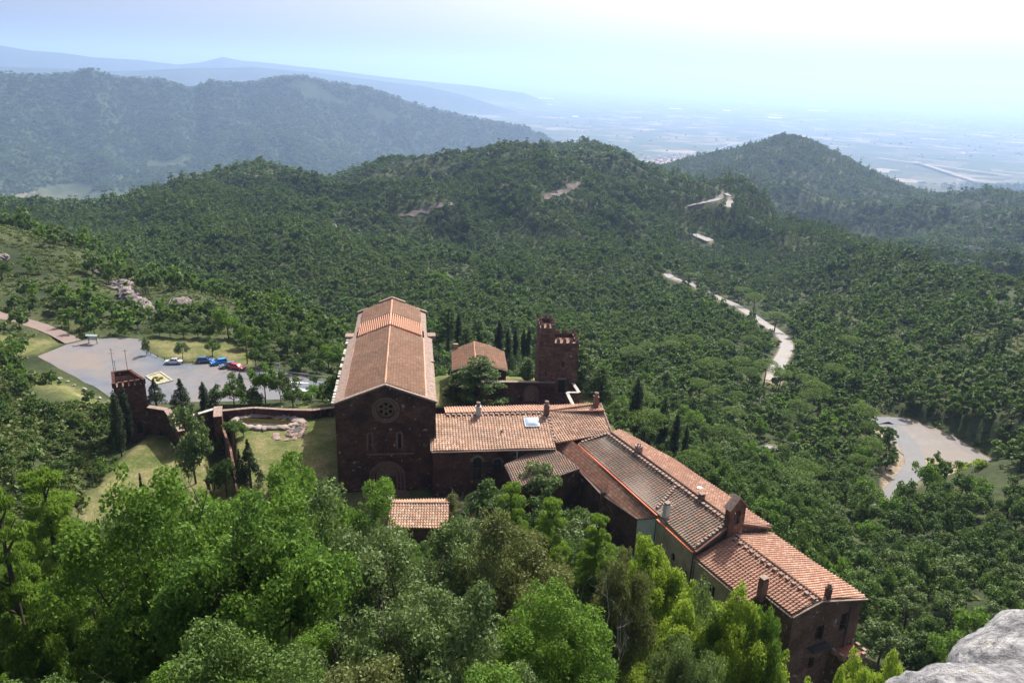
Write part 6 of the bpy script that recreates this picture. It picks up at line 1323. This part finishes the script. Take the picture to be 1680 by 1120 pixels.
FGL = {'oak': ('holm_oak', 'dark holm oak in the dense foreground slope'), 'grey': ('grey_oak', 'silvery leaved oak among the foreground trees'), 'green': ('green_oak', 'bright leaved oak among the foreground trees'), 'olive': ('olive_oak', 'olive toned oak among the foreground trees'), 'lime': ('lime_tree', 'lime green tree among the foreground trees'), 'shrub': ('scrub_bush', 'low scrub bush among the foreground trees')}
for (x, y), z in zip(cand, zz):
    d = math.hypot(x, y); px, py, k = project((x, y, z))
    if py > 1500 or px < -260 or px > 1950: continue
    if any(polydist(np.array([x]), np.array([y]), b)[0] < 1.5 for b in BUILT+[YARD, LAWN]) or near_any(x, y, .6): continue
    u = RNG.random(); zone = fbm(np.array([x/18]), np.array([y/18]), 99, 2)[0]
    if px < 560: kd = 'green' if u < .55 else ('oak' if u < .88 else 'grey')
    elif px < 1000: kd = 'grey' if u < .32 else ('olive' if u < .48 else ('green' if u < .78 else 'oak'))
    elif px < 1330: kd = 'lime' if (u < .62 and py > 1020 and px > 1030) else ('grey' if u < .55 else 'oak')
    else: kd = 'oak' if u < .6 else ('green' if u < .8 else 'grey')
    nv = {'oak': 4, 'grey': 3, 'green': 3, 'olive': 2, 'lime': 2, 'shrub': 2}; s = RNG.uniform(.75, 1.15); hh = 7.0*s
    mg, tpx, tpy = can_ok(x, y, z, hh)
    while mg < 0 and hh > 1.6: hh -= .4; mg, tpx, tpy = can_ok(x, y, z, hh)
    if mg < 0 or tpy > 1125+40: continue
    if hh < 3: kd = 'shrub'
    key = f'{kd}N{int(RNG.integers(nv[kd]))}'; h0 = PROTO[key][2]; s = min(s, hh/h0*1.25)
    tree(FGL[kd][0], FGL[kd][1], 'oak' if 'oak' in FGL[kd][0] else ('bush' if kd == 'shrub' else 'tree'), key, x, y, z-.2, s, hh/h0, group='trees covering the foreground slope'); TAKEN.append((x, y, 1.5)); nfg += 1
print('foreground trees', nfg)
# polar horizon table for hidden ground
_thv = np.linspace(R(-43), R(43), 260); _dv = np.geomspace(60, 7500, 420); _tg, _dg = np.meshgrid(_thv, _dv, indexing='ij'); _zg = height(_tg, _dg); _run = np.maximum.accumulate((_zg-CZ)/_dg, axis=1)
def visible(x, y, top, slack=.0):
    th = np.arctan2(x, y); d = np.hypot(x, y); i = np.clip(np.round((th-_thv[0])/(_thv[1]-_thv[0])).astype(int), 0, len(_thv)-1); j = np.clip(np.searchsorted(_dv, d*.985)-1, 0, len(_dv)-1); return (top-CZ)/d > _run[i, j]-slack
OCC = [(*project(p)[:2], math.hypot(p[0], p[1])) for ln in (ROADS[0], ROADS[1], ROADS[2], ROADS[3]) for p in ln[::1] if not (project(p)[1] > 812 or (ln is ROADS[1] and (476 < project(p)[1] < 483 or 512 < project(p)[1] < 524 or project(p)[1] > 604)))]
OCC += [(*project((*p, -40))[:2], math.hypot(*p)) for p in wob([P2(1440, 688, -40), P2(1500, 700, -40), P2(1560, 730, -40), P2(1610, 755, -40), P2(1668, 778, -40), P2(1600, 765, -40), P2(1540, 752, -40)], a=.1)]
OCC += [(px, py, 200) for px in range(70, 520, 12) for py in (605, 615)]+[(px, 655, 185) for px in range(220, 340, 12)]+[(px, py, 235) for px in range(60, 240, 12) for py in (565, 575)]
OCC = np.array(OCC)
GRAV = [P2(1440, 686, -40), P2(1500, 689, -40), P2(1560, 711, -40), P2(1610, 742, -40), P2(1668, 776, -40), P2(1600, 769, -40), P2(1540, 758, -40), P2(1480, 750, -40), P2(1450, 705, -40)]
def mask_ok(X, Y, Z, H, rad=3.2, clear=1.0):
    ok = np.ones(len(X), bool); near = np.hypot(X, Y) < 460; xs, ys = X[near], Y[near]; g = np.ones(len(xs), bool)
    for b in BUILT: g &= polydist(xs, ys, b) > 3
    for b, m_ in ((YARD, 1.5), (LAWN, 1.0), (PARK, 1.5), (GRAV, 1.0)): g &= polydist(xs, ys, b) > m_
    for b in DRY[:1]+DRY[2:]: g &= polydist(xs, ys, b) > 0
    g &= linedist(xs, ys, pth)[0] > 3.5
    for a, b, r_ in TAKEN: g &= (xs-a)**2+(ys-b)**2 > (r_+1.6)**2
    ok[near] = g
    for a, b, r_ in ROCKS: ok &= (X-a)**2+(Y-b)**2 > r_**2
    for ln in ROADS: ok &= linedist(X, Y, ln)[0] > 5.2
    P = np.c_[X, Y, Z]-np.array([0, 0, CZ]); k = P@_f; px = 840+FPX*(P@_r)/k; pb = 560-FPX*(P@_u)/k; pt = pb-FPX*H*.93/k; rp = FPX*rad/k; d = np.hypot(X, Y)
    for ox, oy, od in OCC: ok &= ~((np.abs(px-ox) < rp*.8) & (pt < oy) & (pb > oy) & (d < od-1))
    return ok, px, pt, pb
def wedge(n, d0, d1): th = RNG.uniform(R(-41), R(41), n); d = np.sqrt(RNG.uniform(d0**2, d1**2, n)); return d*np.sin(th), d*np.cos(th)
def scatter(n, d0, d1, rmin, thin=.30):
    X, Y = wedge(n, d0, d1); it = iter(zip(X, Y)); pts = np.array(poisson(n, rmin, lambda: (*next(it), 1))); X, Y = pts[:, 0], pts[:, 1]; Z = ground(X, Y); H = np.full(len(X), 7.0 if d1 < 440 else (9.5 if d1 < 1000 else 13.0))
    v = visible(X, Y, Z+7.0); X, Y, Z, H = X[v], Y[v], Z[v], H[v]
    ok, px, pt, pb = mask_ok(X, Y, Z, H); ok &= (px > -60) & (px < 1740) & (pt < 1140)
    return X[ok], Y[ok], Z[ok], px[ok], pt[ok], pb[ok]
WOOD = []                                       # x y z kind scale height-scale turn
def kinds(X, Y, px, py, u):
    d = np.hypot(X, Y); n1 = fbm(X/60, Y/60, 201, 3); n2 = fbm(X/35, Y/35, 202, 3); k = np.zeros(len(X), int)
    k[u < .42] = 1; k[(u > .80-.5*n1)] = 2; k[(u > .92)] = 3
    pn = (n1 > .16) & (u > .7); k[pn] = 5; pn = (px > 1000) & (px < 1450) & (py > 560) & (py < 800) & (u > .60) & (u < .69); k[pn] = 4; k[(px > 1080) & (py < 420) & (u > .8)] = 5; k[(px < 420) & (py < 460) & (d > 600) & (u > .8)] = 5
    k[(d > 480) & (k == 3)] = 0
    bare = (n2 > .06)
    rightslope = (px > 1200) & (py < 640) & (d < 800); lefthill = (px < 560) & (d < 420)
    k[bare & ((rightslope & (u < .55)) | lefthill)] = 6; k[lefthill & (u > .7) & (u < .9)] = 6; k[lefthill & (u > .5) & (u < .62)] = 3; k[(d < 200) & (px < 200)] = np.where(u[(d < 200) & (px < 200)] < .8, 6, 0); return k
def add_far(X, Y, Z, px, py, sc):
    u = RNG.random(len(X)); k = kinds(X, Y, px, py, u); s = np.clip(np.exp(RNG.normal(0, .25, len(X)))*(1+.9*fbm(X/45, Y/45, 333, 2)), .5, 1.7)*sc; hs = s*RNG.uniform(.85, 1.2, len(X)); hs = hs/np.maximum(1, sc*.8)
    WOOD.append(np.c_[X, Y, Z-.3, k, s, hs, RNG.random(len(X))*6.28])
X, Y, Z, px, pt, pb = scatter(26000, 96, 430, 4.6); m_ = ~((px < 430) & (np.hypot(X, Y) > 215) & (fbm(X/28, Y/28, 404, 3) > .02)); X, Y, Z, px, pt, pb = (q_[m_] for q_ in (X, Y, Z, px, pt, pb)); d = np.hypot(X, Y); u = RNG.random(len(X)); k = kinds(X, Y, px, pt, u)
vis = (px > -20) & (px < 1700)
order = np.argsort(d); cntk = {}; used = np.zeros(len(X), bool)
ZN = [(lambda px, py: px < 560, 'on the left hillside and scrub around the car park', 'left side trees'), (lambda px, py: px < 1000, 'in the wooded hollow behind the church', 'trees behind the church'), (lambda px, py: py > 600, 'on the valley slope right of the long wing', 'trees right of the wing'), (lambda px, py: True, 'beside the valley road', 'valley road trees')]
MK = {0: ('oakM%d', 4, 'holm_oak', 'dark round holm oak', 'oak'), 1: ('oakM%d', 4, 'holm_oak', 'dark round holm oak', 'oak'), 2: ('greyM%d', 2, 'grey_oak', 'silvery green oak', 'oak'), 3: ('greenM%d', 2, 'green_tree', 'bright green tree', 'tree'), 4: ('umbM%d', 2, 'umbrella_pine', 'flat topped umbrella pine', 'pine'), 5: ('coneM%d', 2, 'pine', 'tall ragged pine', 'pine'), 6: ('shrubM%d', 2, 'scrub_bush', 'low scrub bush', 'bush')}
LIM = {'oak': 300, 'pine': 120, 'tree': 60, 'bush': 150}; CNT = {'oak': nfg, 'pine': 10, 'tree': 20, 'bush': 10}
for i in order:
    fmt, nv, nm, lb, cat = MK[int(k[i])]
    lim = LIM[cat]+(0 if cat != 'oak' else 120)
    if not vis[i] or CNT[cat] >= lim: continue
    CNT[cat] += 1; used[i] = True; key = fmt % int(RNG.integers(nv)); s = RNG.uniform(.7, 1.2); zone = next(z_ for z_ in ZN if z_[0](px[i], pt[i]))
    if px[i] < 200 and d[i] < 215: s *= .5 if k[i] != 6 else 1.2
    tree(nm, f'{lb} {zone[1]}', cat, key, X[i], Y[i], Z[i]-.3, s, s*RNG.uniform(.85, 1.15), group=zone[2])
print('individual mid trees', used.sum(), CNT)
rest = ~used; s = RNG.uniform(.7, 1.2, rest.sum()); WOOD.append(np.c_[X[rest], Y[rest], Z[rest]-.3, k[rest], s, s*RNG.uniform(.85, 1.15, rest.sum()), RNG.random(rest.sum())*6.28])
X, Y, Z, px, pt, pb = scatter(95000, 430, 950, 4.8); add_far(X, Y, Z, px, pt, 1.0); print('b', len(X))
X, Y, Z, px, pt, pb = scatter(120000, 950, 2900, 8.4); add_far(X, Y, Z, px, pt, 1.75); print('c', len(X))
X, Y = wedge(130000, 2700, 6600); Z = ground(X, Y); okk = (Z > PLAIN+25) & visible(X, Y, Z+8); X, Y, Z = X[okk], Y[okk], Z[okk]; n3 = fbm(X/260, Y/260, 5, 4); okk = n3 < .24; X, Y, Z = X[okk], Y[okk], Z[okk]; pr = np.c_[X, Y, Z]-np.array([0, 0, CZ]); kk = pr@_f; add_far(X, Y, Z, 840+FPX*(pr@_r)/kk, 560-FPX*(pr@_u)/kk, 2.6); print('d', len(X))
X, Y, Z, px, pt, pb = scatter(60000, 95, 225, 1.5); m_ = (px < 330); X, Y, Z = X[m_], Y[m_], Z[m_]; s = RNG.uniform(.4, 1.15, len(X)); kk_ = np.where(RNG.random(len(X)) < .75, 6, 0); s = np.where(kk_ == 6, s, s*.45); WOOD.append(np.c_[X, Y, Z-.2, kk_, s, s*1.1, RNG.random(len(X))*6.28])
# low scrub between the trees on the nearer ground
X, Y, Z, px, pt, pb = scatter(60000, 80, 420, 1.7); m_ = RNG.random(len(X)) < .7; X, Y, Z = X[m_], Y[m_], Z[m_]; s = RNG.uniform(.4, 1.0, len(X)); WOOD.append(np.c_[X, Y, Z-.2, np.full(len(X), 6), s, s*.8, RNG.random(len(X))*6.28])
WOOD = np.concatenate(WOOD); print('woodland', len(WOOD))
def woodland():
    me = bpy.data.meshes.new('woodland'); n = len(WOOD); me.vertices.add(n); me.vertices.foreach_set('co', WOOD[:, :3].astype(np.float32).ravel())
    a = me.attributes.new('kind_index', 'INT', 'POINT'); a.data.foreach_set('value', WOOD[:, 3].astype(np.int32))
    a = me.attributes.new('size', 'FLOAT_VECTOR', 'POINT'); a.data.foreach_set('vector', np.c_[WOOD[:, 4], WOOD[:, 4], WOOD[:, 5]].astype(np.float32).ravel())
    a = me.attributes.new('turn', 'FLOAT_VECTOR', 'POINT'); a.data.foreach_set('vector', np.c_[WOOD[:, 6]*0, WOOD[:, 6]*0, WOOD[:, 6]].astype(np.float32).ravel())
    o = bpy.data.objects.new('woodland', me); COL.objects.link(o); tag(o, 'mixed oak and pine woodland covering the hills', None, None, 'stuff')
    g = bpy.data.node_groups.new('woodland', 'GeometryNodeTree'); g.interface.new_socket('Geometry', in_out='INPUT', socket_type='NodeSocketGeometry'); g.interface.new_socket('Geometry', in_out='OUTPUT', socket_type='NodeSocketGeometry')
    gi = g.nodes.new('NodeGroupInput'); go = g.nodes.new('NodeGroupOutput'); jn = g.nodes.new('GeometryNodeJoinGeometry'); g.links.new(jn.outputs[0], go.inputs[0])
    def na(nm, t): q = g.nodes.new('GeometryNodeInputNamedAttribute'); q.data_type = t; q.inputs[0].default_value = nm; return q.outputs[0]
    kin = na('kind_index', 'INT'); siz = na('size', 'FLOAT_VECTOR'); tur = na('turn', 'FLOAT_VECTOR')
    # one real tree of every kind stands in the scene as the source of the copies
    src = [('oakF0', 'holm_oak', 'dark holm oak, a single one far up the valley', 'oak'), ('oakF1', 'holm_oak', 'smaller dark holm oak, a single one far up the valley', 'oak'), ('greyF0', 'grey_oak', 'grey green oak standing far up the valley', 'oak'), ('greenF0', 'green_tree', 'bright green tree standing far up the valley', 'tree'), ('umbF0', 'umbrella_pine', 'umbrella pine far up the valley', 'pine'), ('coneF0', 'pine', 'tall pine far up the valley', 'pine'), ('shrubF0', 'scrub_bush', 'scrub bush far up the valley', 'bush')]
    for i, (key, nm, lb, cat) in enumerate(src):
        p = hit(700+i*35, 460+(i % 3)*8, 400, 900); t = tree(nm, lb, cat, key, *p, s=1.0, rz=.3*i)
        cmpn = g.nodes.new('FunctionNodeCompare'); cmpn.data_type = 'INT'; cmpn.operation = 'EQUAL'; g.links.new(kin, cmpn.inputs[2]); cmpn.inputs[3].default_value = i
        oi = g.nodes.new('GeometryNodeObjectInfo'); oi.inputs[0].default_value = t; oi.transform_space = 'ORIGINAL'; oi.inputs['As Instance'].default_value = True
        ip = g.nodes.new('GeometryNodeInstanceOnPoints'); g.links.new(gi.outputs[0], ip.inputs['Points']); g.links.new(cmpn.outputs[0], ip.inputs['Selection']); g.links.new(oi.outputs['Geometry'], ip.inputs['Instance'])
        er = g.nodes.new('FunctionNodeEulerToRotation'); g.links.new(tur, er.inputs[0]); g.links.new(er.outputs[0], ip.inputs['Rotation']); g.links.new(siz, ip.inputs['Scale']); g.links.new(ip.outputs[0], jn.inputs[0])
    md = o.modifiers.new('woodland', 'NODES'); md.node_group = g
woodland()
# ------------------------------------------------------------------ haze
def build_haze():
    z0 = -640.0; z1 = 700.0; s = 62000.0
    o = MB().box((0, 0, (z0+z1)/2), (2*s, 2*s, z1-z0)).build('haze', None)
    mt = bpy.data.materials.new('haze'); mt.use_nodes = True; t = mt.node_tree; t.nodes.clear()
    v = t.nodes.new('ShaderNodeVolumePrincipled'); v.inputs['Color'].default_value = (.46, .65, 1.0, 1); v.inputs['Density'].default_value = HAZE; v.inputs['Anisotropy'].default_value = .4
    out = t.nodes.new('ShaderNodeOutputMaterial'); t.links.new(v.outputs[0], out.inputs['Volume'])
    o.data.materials.append(mt); tag(o, 'pale blue haze over the hills and plain', None, None, 'stuff')
HAZE = 0.82e-4
build_haze()
